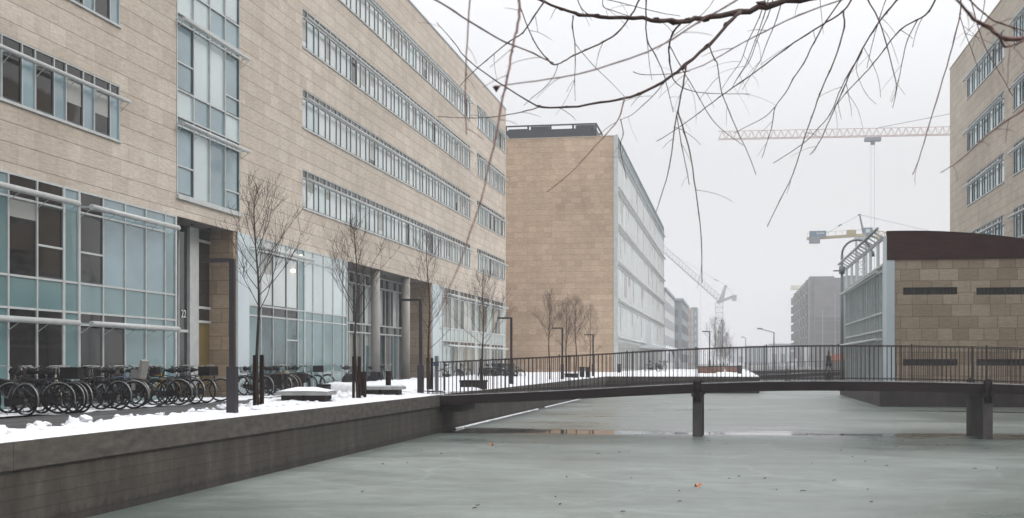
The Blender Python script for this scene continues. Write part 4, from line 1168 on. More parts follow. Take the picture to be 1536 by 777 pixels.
    if child_seat:
        k = MB(); k.prism([(-.42,.76),(-.70,.76),(-.80,1.22),(-.72,1.26),(-.62,.90),(-.42,.88)], 'y', -.13, .13)
        k.box(-.62,-.42,-.16,-.13,.80,1.0); k.box(-.62,-.42,.13,.16,.80,1.0); k.box(-.48,-.40,-.12,-.05,.45,.76); k.box(-.48,-.40,.05,.12,.45,.76)
        k.build('child_seat', M['plastic_pale'], r)
    if bag:
        k = MB(); k.box(-.76,-.40,.075,.20,.42,.76); k.box(-.76,-.40,-.20,-.075,.42,.76); k.box(-.75,-.42,-.074,.074,.745,.775)
        k.build('pannier', M['crate_black'], r)
    s = MB(); s.tube([(-.14,.04,.27),(-.18,.22,.01)], .008, 5); s.build('kickstand', M['chrome'], r)
    return r
KIND = {
 'black':  (dict(), 'black upright bicycle'), 'crate': (dict(crate=True), 'black bicycle with a black front crate'),
 'cream':  (dict(frame='paint_cream', step=True), 'cream step-through bicycle'), 'blue': (dict(frame='paint_blue', bag=True), 'dark blue bicycle with panniers'),
 'seat':   (dict(child_seat=True, step=True), 'black bicycle with a pale child seat'), 'yellow': (dict(frame='paint_yellow', guard='brass'), 'yellow framed bicycle'),
 'silver': (dict(frame='paint_silver', rack=False, guard='crate_black'), 'silver framed bicycle'), 'basket': (dict(basket=True, step=True, bag=True, guard='crate_black'), 'black bicycle with basket and panniers')}
protos = {k: bicycle(**v[0]) for k, v in KIND.items()}
fresh = set(protos)
def place_bike(kind, x, y, z, rz, where, group):
    o = protos[kind] if kind in fresh else copy_tree(protos[kind])
    fresh.discard(kind)
    o.location = (x, y, z); o.rotation_euler = (rnd.uniform(-.07,.07), 0, rz); o.scale = (1.08,1.08,1.08); o['label'] = KIND[kind][1] + ', ' + where; o['group'] = group
    return o
ordn = ['first','second','third','fourth','fifth','sixth','seventh','eighth','ninth','tenth','eleventh','twelfth','thirteenth','fourteenth','fifteenth','sixteenth','seventeenth','eighteenth','nineteenth','twentieth']
rowA = [(4,'black',0),(27,'basket',1),(45,'black',0),(60,'crate',1),(76,'blue',1),(92,'cream',0),(112,'basket',1),(126,'silver',1),(143,'black',0),(160,'blue',1),(176,'seat',0),(196,'basket',1),(205,'black',0),(216,'yellow',1),(232,'black',0),(248,'crate',0),(264,'black',1),(280,'crate',1),(296,'black',1)]
rowA = rowA[::-1]
for i, (px, kd, nose) in enumerate(rowA):
    x = -17.35 + rnd.uniform(-.4,.4); y = ylat(px+8, x)
    # nose 1: front wheel toward the canal
    place_bike(kd, x, y, GZ+.03, (0 if nose else math.pi) + rnd.uniform(-.36,.36), ordn[i] + ' in the long row counting from the entrance', 'bicycles parked before the glass front')
rowB = [(380,'black',1),(392,'basket',0),(402,'blue',0),(412,'black',1),(422,'yellow',1),(432,'basket',0),(443,'black',1),(454,'crate',1)]
for i, (px, kd, nose) in enumerate(rowB):
    x = -18.0; place_bike(kd, x, ylat(px, x), GZ+.03, (0 if nose else math.pi) + rnd.uniform(-.5,.3), ordn[i] + ' in the group behind the first staked tree', 'bicycles behind the first staked tree')
rowC = [(508,'silver',0,.9),(526,'black',1,-.9),(548,'basket',0,-.3),(578,'silver',1,-.9)]
for i, (px, kd, nose, dr) in enumerate(rowC):
    x = -17.3; place_bike(kd, x, ylat(px, x), GZ+.03, (0 if nose else math.pi) + dr, ordn[i] + ' in the group before the round columns', 'bicycles before the round columns')
rowD = [(676,82,'black',.6),(697,84,'silver',1.2),(738,80,'basket',.5),(744,82,'blue',-.6),(750,80,'black',.3),(755,82,'basket',.9),(760,83,'crate',2.6),(766,81,'black',.2),(773,80,'black',-.7),(980,126,'black',.4),(992,129,'basket',1.)]
for i, (px, t, kd, rz) in enumerate(rowD):
    p = at(px, 544, t)
    w = (ordn[i] + ' behind the railing near the building corner') if i < 9 else ('parked by the far porch', 'parked deepest beside the far porch')[i-9]
    place_bike(kd, p.x, p.y, GZ+(.12 if i < 9 else .38), rz, w, 'bicycles seen through the footbridge railing')

# ------------------------------------------------------------------ walker on the distant bridge
pp = at(1243, 544, 104); zb = catmull(profB, pp.x)
me = bpy.data.meshes.new('person')
V = [(0,0,.92),(0,0,1.12),(0,0,1.36),(0,0,1.50),(0,.02,1.60),(0,.02,1.70),
     (-.10,0,.88),(-.13,.12,.50),(-.13,.22,.08),(-.13,.34,.04),(.10,0,.88),(.12,-.08,.50),(.12,-.28,.12),(.12,-.20,.03),
     (-.20,0,1.40),(-.25,-.06,1.14),(-.22,.08,.92),(-.22,.12,.84),(.20,0,1.40),(.25,.05,1.14),(.23,.12,.92),(.23,.16,.84)]
E = [(0,1),(1,2),(2,3),(3,4),(4,5),(0,6),(6,7),(7,8),(8,9),(0,10),(10,11),(11,12),(12,13),(2,14),(14,15),(15,16),(16,17),(2,18),(18,19),(19,20),(20,21)]
me.from_pydata(V, E, []); me.materials.append(M['coat_cloth'])
body = bpy.data.objects.new('body', me); C.objects.link(body)
rads = [.17,.16,.18,.06,.085,.08,.10,.075,.05,.045,.10,.075,.05,.045,.075,.055,.042,.03,.075,.055,.042,.03]
sk = body.modifiers.new('skin', 'SKIN'); body.modifiers.new('sub', 'SUBSURF').levels = 2
body.modifiers['sub'].render_levels = 2
for i, v in enumerate(me.skin_vertices[0].data): v.radius = (rads[i], rads[i]*(.8 if i < 3 else 1)); v.use_root = (i == 0)
r = thing('person', (pp.x, pp.y, zb), 'person in a long dark coat walking across the distant footbridge', 'person')
body.parent = r
mb = MB(); mb.tube([(0,0,.50),(0,0,.75),(0,0,1.05),(0,0,1.30),(0,0,1.45)], [.27,.25,.22,.235,.13], 14); co = mb.build('coat', M['coat_cloth']); co.parent = r
mb = MB(); mb.tube([(0,.0,1.60),(0,-.01,1.68),(0,0,1.76),(0,0,1.80)], [.085,.10,.09,.03], 12); ha = mb.build('hair', M['hair']); ha.parent = r
mb = MB(); mb.tube([(0,.06,1.52),(0,.09,1.60),(0,.085,1.68)], [.05,.075,.06], 10); fa = mb.build('face', M['skin']); fa.parent = r
r.rotation_euler.z = math.radians(70)

# white mast and orange container behind the small bridge
q = at(1209.5, 521, 260); mb = MB(); mb.box(q.x-.4, q.x+.4, q.y-.4, q.y+.4, GZ, q.z).box(q.x-.6,q.x+.6,q.y-.6,q.y+.6,GZ,.4)
tag(mb.build('site_pillar', M['far_white'], None, (q.x,q.y,GZ)), 'white upright pillar at the foot of the hazy grey block', 'pillar')
q = at(1262, 544, 210); r = thing('shipping_container', (q.x, q.y, GZ), 'orange red container half hidden behind the tall hooked lamp', 'container')
mb = MB(); mb.box(q.x-1.3, q.x+1.6, q.y, q.y+6, 1.3, 2.6); mb.build('body', M['orange_paint'], r)
mb = MB(); [mb.box(q.x-1.2+k*.5, q.x-1.1+k*.5, q.y-.03, q.y, 1.35, 2.55) for k in range(6)]; mb.box(q.x-1.3,q.x+1.6,q.y+.1,q.y+5.9,GZ,1.3); mb.build('frame', M['block_dark'], r)

# ------------------------------------------------------------------ cranes
def truss(mb, p, q, w, h, n, r, m=0, tri=True):
    p, q = Vector(p), Vector(q); d = (q-p).normalized(); up = Vector((0,0,1)) if abs(d.z) < .9 else Vector((0,1,0))
    a = d.cross(up).normalized(); c = a.cross(d).normalized()
    if tri: offs = [a*(-w/2), a*(w/2), c*h]
    else: offs = [a*(-w/2)-c*(h/2), a*(w/2)-c*(h/2), a*(w/2)+c*(h/2), a*(-w/2)+c*(h/2)]
    for o in offs: mb.beam(p+o, q+o, r*2, r*2, m)
    k = len(offs)
    for i in range(n):
        s0 = p.lerp(q, i/n); s1 = p.lerp(q, (i+1)/n); sm_ = p.lerp(q, (i+.5)/n)
        if tri:
            for o in offs[:2]: mb.beam(s0+o, sm_+offs[2], r*1.2, r*1.2, m); mb.beam(sm_+offs[2], s1+o, r*1.2, r*1.2, m)
            mb.beam(s0+offs[0], s1+offs[1], r, r, m)
        else:
            for j in range(k):
                o1, o2 = offs[j], offs[(j+1) % k]
                mb.beam(s0+o1, s1+o2 if i % 2 else s1+o2, r, r, m); mb.beam(s0+o1, s0+o2, r, r, m)
# long red jib
t = 250; A = at(1078, 209, t); B = at(1585, 198, t); B.z = A.z + 1.4
b = thing('tower_crane', (B.x, B.y, GZ), 'tower crane with a long level red lattice jib reaching over the canal', 'crane')
mb = MB(); truss(mb, A, B, 1.4, 1.6, 46, .05); mb.build('jib', M['crane_red'], b)
mb = MB(); truss(mb, (B.x,B.y,GZ), (B.x,B.y,B.z), 2, 2, 24, .11, tri=False); mb.build('mast', M['crane_red'], b)
mb = MB(); truss(mb, B, B+Vector((14,3,0)), 1.5, 1.2, 7, .09); mb.build('counter_jib', M['crane_red'], b)
mb = MB(); mb.box(B.x+10, B.x+14, B.y+1.5, B.y+3.8, B.z-2.6, B.z-.1); mb.build('counterweight', M['crane_grey'], b)
mb = MB(); ap = B+Vector((0,0,8)); mb.beam(B+Vector((-1,0,0)), ap, .3,.3); mb.beam(B+Vector((1,0,0)), ap, .3,.3); mb.build('apex', M['crane_red'], b)
mb = MB(); S = at(1318, 186, t); S.z = A.z+1.9+.45; mb.tube([S, ap], .07, 4); mb.tube([ap, B+Vector((12,2.5,1))], .05, 4); mb.build('pendant_line', M['crane_grey'], b)
mb = MB(); S = A.lerp(B, (1309-1078)/(1585-1078)); mb.box(S.x-1.6,S.x+1.6,S.y-.8,S.y+.8,S.z-1.0,S.z-.35); mb.box(S.x-.4,S.x+.4,S.y-.4,S.y+.4,S.z-1.7,S.z-1.0); mb.build('trolley', M['crane_grey'], b)
mb = MB(); mb.tube([(S.x-.35,S.y,S.z-1.6),(S.x-.35,S.y,6)], .035, 3); mb.tube([(S.x+.35,S.y,S.z-1.6),(S.x+.35,S.y,6)], .035, 3); mb.build('hoist_rope', M['crane_grey'], b)
# yellow crane
t = 240
def P(px, py, dy=0): v = at(px, py, t); v.y += dy; return v
c0 = P(1292, 360)
b = thing('tower_crane', (c0.x, c0.y, GZ), 'yellow tower crane with blue cab and counterweight just above the pavilion roof', 'crane')
mb = MB(); truss(mb, (c0.x,c0.y,GZ), (c0.x,c0.y,c0.z), 1.9, 1.9, 18, .10, tri=False); mb.box(c0.x-1.3,c0.x+1.3,c0.y-1.3,c0.y+1.3,c0.z,c0.z+.5); mb.build('mast', M['crane_pale'], b)
mb = MB(); a0 = P(1211, 358); a1 = P(1305, 352); mb.beam(a0, a1, 1.2, .5); 
for k in range(9):
    s = a0.lerp(a1, k/9); mb.beam(s+Vector((0,0,.3)), s+Vector((0,0,1.1)), .06,.06)
mb.beam(a0+Vector((0,0,1.1)), a1+Vector((0,0,1.1)), .06,.06); mb.build('counter_jib', M['crane_yellow'], b)
mb = MB(); s = P(1221, 358); mb.box(s.x-.9, s.x+1.1, s.y-.8, s.y+.8, s.z-.9, s.z+.6); mb.build('counterweight', M['crane_grey'], b)
mb = MB(); s = P(1227, 352); mb.box(s.x-1.7, s.x+1.5, s.y-.95, s.y-.82, s.z-.45, s.z+.65); pl = mb.build('name_board', M['crane_blue'], b)
mb = MB()
for k in range(5): x = s.x - .3 + k*.3; mb.box(x, x+.17, s.y-.99, s.y-.955, s.z+.0, s.z+(.42 if k in (0,3) else .3))
mb.build('white_marks', M['far_white'], pl)
mb = MB(); s = P(1277, 349); mb.box(s.x-.9, s.x+.8, s.y-.7, s.y+.7, s.z-.4, s.z+.5); mb.build('winch_house', M['crane_yellow'], b)
mb = MB(); s = P(1302, 348); mb.box(s.x-.8, s.x+.8, s.y-.7, s.y+.7, s.z-.8, s.z+.8); mb.box(s.x-.5,s.x+.3,s.y-.72,s.y-.7,s.z-.2,s.z+.5,1); mb.build('cab', [M['crane_blue'], M['glass_light']], b)
mb = MB(); mb.beam(P(1295.5,354), P(1289.5,322), .3, .3); mb.beam(P(1298,354,1), P(1289.5,322), .2, .2); mb.beam(P(1287,322), P(1291,322), .3,.25); mb.build('apex', M['crane_grey'], b)
mb = MB(); mb.tube([P(1289.5,322), P(1238,351)], .045, 4); mb.tube([P(1289.5,322), P(1560,352,30)], .045, 4)
s = P(1260, 338); mb.beam(s+Vector((-.3,0,-.15)), s+Vector((.3,0,.18)), .25,.3); mb.build('pendant_line', M['crane_grey'], b)
mb = MB(); truss(mb, P(1303,354), P(1580,368,34), 1.2, 1.3, 26, .08); mb.build('jib', M['crane_yellow'], b)
# pale luffing crane
t = 420; c0 = P(1079, 453)
b = thing('tower_crane', (c0.x, c0.y, GZ), 'faint luffing crane in the haze with its jib raised over the glazed building', 'crane')
mb = MB(); truss(mb, (c0.x,c0.y,GZ), (c0.x,c0.y,c0.z), 2.4, 2.4  , 12, .09, tri=False); mb.build('mast', M['crane_pale'], b)
mb = MB(); truss(mb, c0, P(975, 360), 1.6, 1.8, 22, .08); mb.build('jib', M['crane_pale'], b)
mb = MB(); mb.beam(c0, P(1089,428), .9, .9); mb.beam(P(1084,452), P(1089,428), .5,.5); mb.build('apex', M['crane_pale'], b)
mb = MB(); mb.beam(P(1076,454), P(1102,444), .9, 1.0); s = P(1101,446); mb.box(s.x-.7,s.x+.9,s.y-1,s.y+1,s.z-1.2,s.z+.8); mb.build('counter_jib', M['crane_pale'], b)
mb = MB(); mb.tube([P(1089,428), P(975,362)], .06, 4); mb.tube([P(1089,428), P(1102,444)], .06, 4); s = P(1075,420); mb.beam(s+Vector((-.8,0,.3)), s+Vector((.6,0,-.35)), .3,.4)
mb.tube([P(1051, 432), P(1051, 530)], .05, 3); mb.build('pendant_line', M['crane_pale'], b)
t = 520; c0 = P(1222, 434)
b = thing('tower_crane', (c0.x, c0.y, GZ), 'very faint crane jib showing past the top of the hazy balcony block', 'crane')
mb = MB(); truss(mb, P(1186,434), c0, 1.5, 1.5, 8, .12); mb.build('jib', M['crane_yellow'], b)
mb = MB(); truss(mb, (c0.x,c0.y,GZ), (c0.x,c0.y,c0.z), 2, 2, 10, .14, tri=False); mb.build('mast', M['crane_yellow'], b)

# ------------------------------------------------------------------ fallen leaves on the ice
def leaf(px, py, r, lab, rz):
    t = (EYE-ICE)*FPX/(py-HZ); p = at(px, py, t); mb = MB(); n = 18
    pts = []
    for k in range(n):
        a = 2*math.pi*k/n; rr_ = r*(1 + .35*math.cos(5*a+rz)); pts.append((p.x+rr_*math.cos(a), p.y+rr_*math.sin(a)*1.1, ICE+.03+.035*math.sin(2*a+rz)))
    for k in range(n): mb.face([(p.x,p.y,ICE+.015), pts[k], pts[(k+1) % n]], 0, True)
    mb.tube([(p.x,p.y,ICE+.015), (p.x+r*1.5, p.y-.02, ICE+.04)], .004, 4)
    tag(mb.build('fallen_leaf', M['leaf_orange'], None, (p.x,p.y,ICE)), lab, 'leaf')
leaf(1046, 730, .055, 'orange leaf frozen on the open ice nearest the camera', 1.)
leaf(737, 668.5, .045, 'orange leaf on the ice close to the quay wall', 2.)
mb = MB()
for i in range(70):
    y = rnd.uniform(14, 34); x = rnd.uniform(-7.6, 12); a = rnd.uniform(0, 3.1); L = rnd.uniform(.03, .13)
    mb.tube([(x,y,ICE+.008),(x+L*.5*math.cos(a),y+L*.5*math.sin(a),ICE+.016),(x+L*math.cos(a+.3),y+L*math.sin(a+.3),ICE+.008)], .006, 4)
tag(mb.build('debris', M['bark'], None), 'small dark twigs and crumbs scattered over the grey ice', 'debris', kind='stuff')

# ------------------------------------------------------------------ the tree whose branches hang into view
tree = thing('overhanging_tree', (4.2, -3.0, GZ), 'bare tree whose drooping reddish twigs hang over the canal from above', 'tree')
def smooth(pts, rad):
    out = []; ro = []
    n = len(pts)
    for i in range(n-1):
        p0, p1, p2, p3 = pts[max(i-1,0)], pts[i], pts[i+1], pts[min(i+2,n-1)]
        seg = max(3, int((p2-p1).length/.05)) if n > 2 else 4
        seg = min(seg, 9)
        for k in range(seg):
            t = k/seg
            out.append(.5*((2*p1) + (p2-p0)*t + (2*p0-5*p1+4*p2-p3)*t*t + (3*p1-p0-3*p2+p3)*t**3))
            ro.append(rad[i] + (rad[i+1]-rad[i])*t)
    out.append(pts[-1]); ro.append(rad[-1]); return out, ro
OR = {'A': (600, 0, 3.887), 'B': (850, 0, 3.887), 'C': (1100, 0, 3.887), 'D': (1300, 0, 2.775), 'E': (600, 180, 2.59), 'G': (850, 180, 2.989), 'Z': (640, 0, 1.7143), 'P': (0,0,1)}
brn = random.Random(4)
def branch(orig, pts, w0, w1, d0, d1=None, mat='branch_bark', parent=None, kind='branch', buds=True):
    """pts surveyed outline, w widths in photo px, d distance from camera in m"""
    d1 = d0 if d1 is None else d1
    ox, oy, s = OR[orig]; n = len(pts); P3 = []; rad = []
    for i, (x, y) in enumerate(pts):
        f = i/(n-1) if n > 1 else 0; t = d0 + (d1-d0)*f
        P3.append(at(ox + x/s, oy + y/s, t)); rad.append(max(.0008, (w0+(w1-w0)*f)*t/FPX/2))
    o_, r_ = smooth(P3, rad)
    # slight irregularity and buds
    mb = MB(); q = []
    for i, p in enumerate(o_):
        a = r_[i]*.5
        q.append(p + Vector((brn.uniform(-a,a), brn.uniform(-a,a), brn.uniform(-a,a))))
    rr2 = [x*(1+.28*brn.random()*(i % 3 == 0)) for i, x in enumerate(r_)]
    mb.tube(q, rr2, 6)
    if buds:
        for i in range(3, len(q)-1, 3):
            d = (q[i+1]-q[i]); 
            if d.length < 1e-6: continue
            d.normalize(); sd = Vector((brn.uniform(-1,1), brn.uniform(-1,1), brn.uniform(-1,1))); sd = (sd - d*sd.dot(d))
            if sd.length < .1: continue
            sd.normalize(); e = q[i] + sd*rr2[i]*1.1 + d*rr2[i]*3.2
            mb.tube([q[i], q[i]+sd*rr2[i]*.9+d*rr2[i], e], [rr2[i]*.9, rr2[i]*.75, rr2[i]*.2], 4)
    if w0 >= 1.3:
        for _ in range(2 if w0 < 3 else 4):
            i = brn.randrange(len(q)//4, len(q)-1); d = (q[i+1]-q[i]).normalized(); t_ = (q[i]-Vector((0,0,EYE))).length
            L = brn.uniform(18, 60)*t_/FPX; sd = Vector((brn.uniform(-1,1), brn.uniform(-.5,.5), brn.uniform(-1,.3))).normalized()
            p = q[i]; pl = [p]; dd = (d*.5+sd).normalized()
            for k in range(4): p = p + dd*L/4; dd = (dd + Vector((brn.uniform(-.2,.2), 0, -.12))).normalized(); pl.append(p)
            a = min(rr2[i]*.6, .55*t_/FPX); mb.tube(pl, [a, a*.9, a*.8, a*.75, a*.5], 4)
    return mb.build(kind, M[mat], parent or tree)
br_ = branch
# main limb (top of the view) and the fork below it
br_('P', [(1560,-42),(1420,-22),(1290,-14),(1200,-2),(1151,8),(1110,18),(1065,25),(1035,30),(1015,32),(990,31),(950,26),(900,25),(868,22),(845,14),(815,2),(790,-12)], 11, 3.2, 5.6, 5.0)
br_('P', [(1110,18),(1092,36),(1063,67),(1028,98),(995,122),(960,140),(937,147),(900,154),(852,161),(812,160),(790,150),(745,122),(700,88),(680,62),(655,34)], 5.6, 1.0, 5.35, 4.6)
br_('P', [(812,160),(790,166),(762,172),(735,176),(700,177),(657,175)], 1.8, .9, 4.9, 4.2)
br_('P', [(1023,33),(1010,48),(1004,70),(1004,90),(1008,110),(1012,122),(1030,134),(1060,140),(1125,141)], 3.0, .8, 5.3, 5.6)
br_('P', [(1005,70),(1020,98),(1032,118),(1045,140),(1066,176),(1087,198),(1115,218)], 1.5, .9, 5.2, 5.4)
br_('P', [(1063,66),(1072,90),(1076,95),(1080,125),(1083,140),(1095,170),(1107,198),(1122,230),(1134,262)], 2.0, 1.0, 5.1, 5.0)
br_('P', [(1029,98),(1024,130),(1017,165),(1012,190),(1004,250),(990,300),(984,318)], 2.8, .9, 5.0, 4.7)
br_('P', [(1017,168),(1026,196),(1035,230),(1041,268),(1048,320),(1052,360),(1053,425)], 2.2, 1.2, 5.0, 4.6)
br_('P', [(1015,172),(1022,215),(1030,255),(1034,277)], 1.4, 1.0, 5.1, 5.2, 'branch_red')
br_('P', [(995,123),(985,138),(965,157),(948,172),(932,179)], 1.6, .7, 5.2, 5.)
br_('P', [(937,147),(928,178),(912,198),(885,228),(855,260),(820,288)], 2.2, 1.2, 5., 4., 'branch_red')
br_('P', [(931,179),(935,200),(930,222),(940,268)], 1.4, .8, 4.9, 5.)
br_('P', [(816,2),(800,26),(785,48),(765,62),(730,90),(700,118),(690,129)], 2.6, 1., 5., 4.7)
br_('P', [(803,25),(807,48)], 1.0, .6, 5, 4.9)
br_('P', [(860,24),(859,40),(862,62),(863,90),(862,120),(863,151)], 2.2, .7, 5.1, 5.0)
br_('P', [(863,66),(890,98),(915,122),(938,146)], 1., .6, 5.1, 5.3)
br_('P', [(960,-2),(945,25),(925,50),(905,63),(880,75),(860,83),(845,92),(832,97),(822,90),(800,60),(783,18),(776,-4)], 2.8, 1.5, 5.4, 4.4)
br_('P', [(837,96),(832,112),(818,130),(800,145),(786,158)], 1.2, .7, 5., 4.8)
br_('P', [(905,63),(898,80),(893,106)], 1.1, .6, 5.2, 5.)
br_('P', [(969,-4),(969,30),(971,62),(983,82),(995,110),(1002,135),(1010,168)], 2.4, .9, 5.2, 5.1)
br_('P', [(971,62),(974,95),(978,120)], 1.1, .6, 5.2, 5.1)
br_('P', [(865,-3),(872,12),(883,22)], 1.6, 1.2, 5.1, 5.1)
br_('P', [(904,-4),(905,10),(920,16),(945,25)], 1.3, 1., 5.4, 5.2)
# blurred twigs nearer the camera
br_('P', [(778,-6),(779,18),(775,45),(768,75),(762,112),(750,165),(744,205),(733,250),(722,298),(706,345),(690,395),(670,440),(655,475)], 4.2, 1.4, 2.4, 1.7, 'branch_red')
br_('P', [(705,-4),(703,30),(700,70),(699,110),(698,150),(699,185),(700,202)], 2.6, 1.6, 2.3, 2.2, 'branch_red')
br_('P', [(648,-3),(680,16),(720,42),(760,64),(800,80),(830,95)], 2.8, 2.0, 2.6, 3.2, 'branch_red')
br_('P', [(1120,-10),(1090,10),(1050,32),(1010,58),(970,78),(930,92),(880,108),(840,116),(800,122),(760,127),(742,130)], 2.6, 1.6, 2.4, 2.2, 'branch_red')
br_('P', [(1290,-10),(1200,22),(1150,46),(1100,72),(1055,98),(1010,112)], 2.0, 1.2, 2.9, 3.1, 'branch_red')
br_('P', [(1560,52),(1510,60),(1485,40),(1462,30),(1446,12),(1430,-6)], 7.5, 3.6, 2.2, 2.0, 'branch_red')
br_('P', [(1560,50),(1533,62),(1508,70),(1495,50),(1466,34)], 3.6, 3., 2.2, 2.1, 'branch_red')
br_('P', [(1450,-5),(1475,20),(1500,35),(1545,48)], 2.6, 2., 2.6, 2.6, 'branch_red')
br_('P', [(1560,140),(1535,165),(1502,186),(1470,212),(1440,240),(1411,259)], 3.8, 1.1, 2.6, 2.4, 'branch_red')
# long twigs on the sky side
br_('P', [(1278,-2),(1265,17),(1240,33),(1210,52),(1180,72),(1150,95),(1112,123),(1080,145),(1050,168),(1020,190),(985,212)], 2.8, 1.0, 5.4, 5.2)
br_('P', [(1264,-3),(1240,30),(1222,62),(1205,95),(1190,118),(1178,140),(1163,160),(1158,190),(1153,205),(1143,237)], 2.4, .9, 5.2, 5.1)
br_('P', [(1163,160),(1148,175),(1120,190),(1100,200)], 1.2, .7, 5.2, 5.3)
br_('P', [(1265,16),(1266,40),(1260,66),(1245,105),(1230,140),(1218,175),(1205,212),(1190,260),(1170,300),(1151,340)], 2.6, 1.1, 5.0, 4.6)
br_('P', [(1348,-3),(1330,18),(1310,45),(1293,75),(1277,105),(1265,135),(1253,160),(1240,190),(1230,212),(1215,232)], 3.0, 1., 5.2, 5.)
br_('P', [(1293,78),(1272,112),(1258,140),(1246,170),(1228,192),(1205,215),(1160,245)], 1.6, 1., 5.3, 5.5)
br_('P', [(1293,78),(1284,100),(1290,122),(1300,142),(1314,156)], .9, .6, 5.2, 5.2)
br_('P', [(1296,72),(1310,98),(1318,120),(1321,146)], .9, .6, 5.3, 5.2)
br_('P', [(1330,-3),(1320,25),(1310,60),(1303,90),(1300,102)], 1.3, .8, 5.3, 5.3)
br_('P', [(1300,-4),(1318,30),(1328,62),(1342,115),(1344,135),(1337,153)], 2.2, .8, 5.3, 5.2)
br_('P', [(1404,-3),(1395,15),(1384,25),(1375,30),(1350,45),(1328,72),(1310,95),(1290,118),(1270,138),(1256,156)], 2.6, 1.1, 5., 5.3)
br_('P', [(1376,30),(1362,58),(1355,85),(1348,120),(1343,145),(1339,162)], 1.6, .8, 5., 5.)
br_('P', [(1384,26),(1374,48),(1369,71)], 1.1, .7, 5., 5.)
br_('P', [(1441,-4),(1440,20),(1432,55),(1420,100),(1405,150),(1390,200),(1378,240),(1369,262)], 2.2, 1.2, 4.0, 3.8, 'branch_red')
br_('P', [(1439,20),(1448,50),(1460,82),(1468,108)], 1.3, .8, 4., 4.1, 'branch_red')
br_('P', [(1456,-3),(1464,30),(1480,75),(1500,110),(1519,144)], 1.7, 1.1, 3.6, 3.5, 'branch_red')
br_('P', [(1478,-3),(1474,20),(1468,38)], 1.3, 1., 3.4, 3.4, 'branch_red')
for (xx, dx) in ((1160,-8),(1153,-4),(1174,-6),(1148,-9)):
    br_('P', [(xx,-3),(xx-6+dx*.3,25),(xx-16+dx,60),(xx-28+dx,92),(xx-38+dx*1.5,112),(xx-50+dx*1.8,135)], 1.7, .7, 5.5, 5.3)
br_('P', [(895,-4),(930,4),(985,18),(1020,24)], 1.3, .8, 5.2, 5.1)
br_('P', [(950,108),(965,112),(1000,111),(1035,107)], 1.3, .7, 5.2, 5.1)
br_('P', [(1072,-3),(1055,20),(1012,52),(985,75)], 1.1, .7, 5.8, 5.6)
lp = at(744.5, 134, 2.3); mb = MB()
for k in range(6):
    a = k*1.0; mb.face([(lp.x,lp.y,lp.z-.006),(lp.x+.007*math.cos(a),lp.y+.007*math.sin(a),lp.z+.004),(lp.x+.007*math.cos(a+1),lp.y+.007*math.sin(a+1),lp.z+.007)], 0, True)
mb.build('dry_leaf', M['branch_red'], tree)
# trunk and limb that carry them, outside the view
def rt(p, q, r0, r1, nm='limb', n=9):
    P3 = [Vector(p), (Vector(p)*.6+Vector(q)*.4)+Vector((0,0,.25)), (Vector(p)*.25+Vector(q)*.75)+Vector((0,0,.15)), Vector(q)]
    o_, r_ = smooth(P3, [r0, r0*.8+r1*.2, r0*.3+r1*.7, r1]); MB().tube(o_, r_, n).build(nm, M['branch_bark'], tree)
o_, r_ = smooth([Vector((4.2,-3,GZ-.1)), Vector((4.15,-2.9,1.2)), Vector((4.3,-2.7,2.6)), Vector((4.4,-2.4,4.2)), Vector((4.2,-2.2,6.5))], [.22,.17,.15,.12,.05])
MB().tube(o_, r_, 14).build('trunk', M['bark'], tree)
e = at(1560, -42, 5.6); rt((4.35,-2.5,3.6), e, .08, 5.5*5.6/FPX)
e = at(1560, 52, 2.2); rt((4.3,-2.7,2.7), e, .04, 3.5*2.2/FPX)
e = at(1560, 140, 2.6); rt((4.3,-2.65,2.5), e, .03, 2*2.6/FPX)
hub = Vector((2.6, 2.2, 5.6)); rt((4.3,-2.3,4.6), hub, .07, .02)
for (px, py, t) in ((1120,-10,2.4),(1290,-10,2.9),(778,-6,2.4),(705,-4,2.3),(648,-3,2.6),(1441,-4,4.),(1456,-3,3.6),(1478,-3,3.4),(1348,-3,5.2),(1278,-2,5.4),(1264,-3,5.2),(1404,-3,5.),(960,-2,5.4),(969,-4,5.2),(1160,-3,5.5),(1300,-4,5.3),(1330,-3,5.3),(904,-4,5.4),(865,-3,5.1),(776,-4,4.4),(895,-4,5.2),(1072,-3,5.8),(1450,-5,2.6),(1430,-6,2.0)):
    e = at(px, py, t); m_ = (hub+e)/2 + Vector((0,0,.35)); o_, r_ = smooth([hub, m_, e], [.012, .006, 1.3*t/FPX])
    MB().tube(o_, r_, 5).build('limb', M['branch_bark'], tree)

# ------------------------------------------------------------------ haze
mb = MB(); mb.box(-700, 700, -120, 950, -2., 62)
mh = bpy.data.materials.new('haze_air'); mh.use_nodes = True; nt = mh.node_tree; nt.nodes.clear()
out = nt.nodes.new('ShaderNodeOutputMaterial'); pv = nt.nodes.new('ShaderNodeVolumePrincipled')
pv.inputs['Color'].default_value = (.93,.95,.98,1); pv.inputs['Density'].default_value = .0009; pv.inputs['Anisotropy'].default_value = .1
nt.links.new(pv.outputs[0], out.inputs['Volume'])
tag(mb.build('haze', mh), 'pale winter haze filling the air over the canal', 'haze', kind='stuff')

# ------------------------------------------------------------------ light
w = bpy.data.worlds.new('World'); scene.world = w; w.use_nodes = True; nt = w.node_tree; bg = nt.nodes['Background']
SUN_EL, SUN_AZ = 38., 62.     # azimuth measured from +y toward +x
sky = nt.nodes.new('ShaderNodeTexSky'); sky.sky_type = 'NISHITA'; sky.sun_disc = False
sky.sun_elevation = math.radians(SUN_EL); sky.sun_rotation = math.radians(SUN_AZ); sky.air_density = 1.5; sky.dust_density = 5.
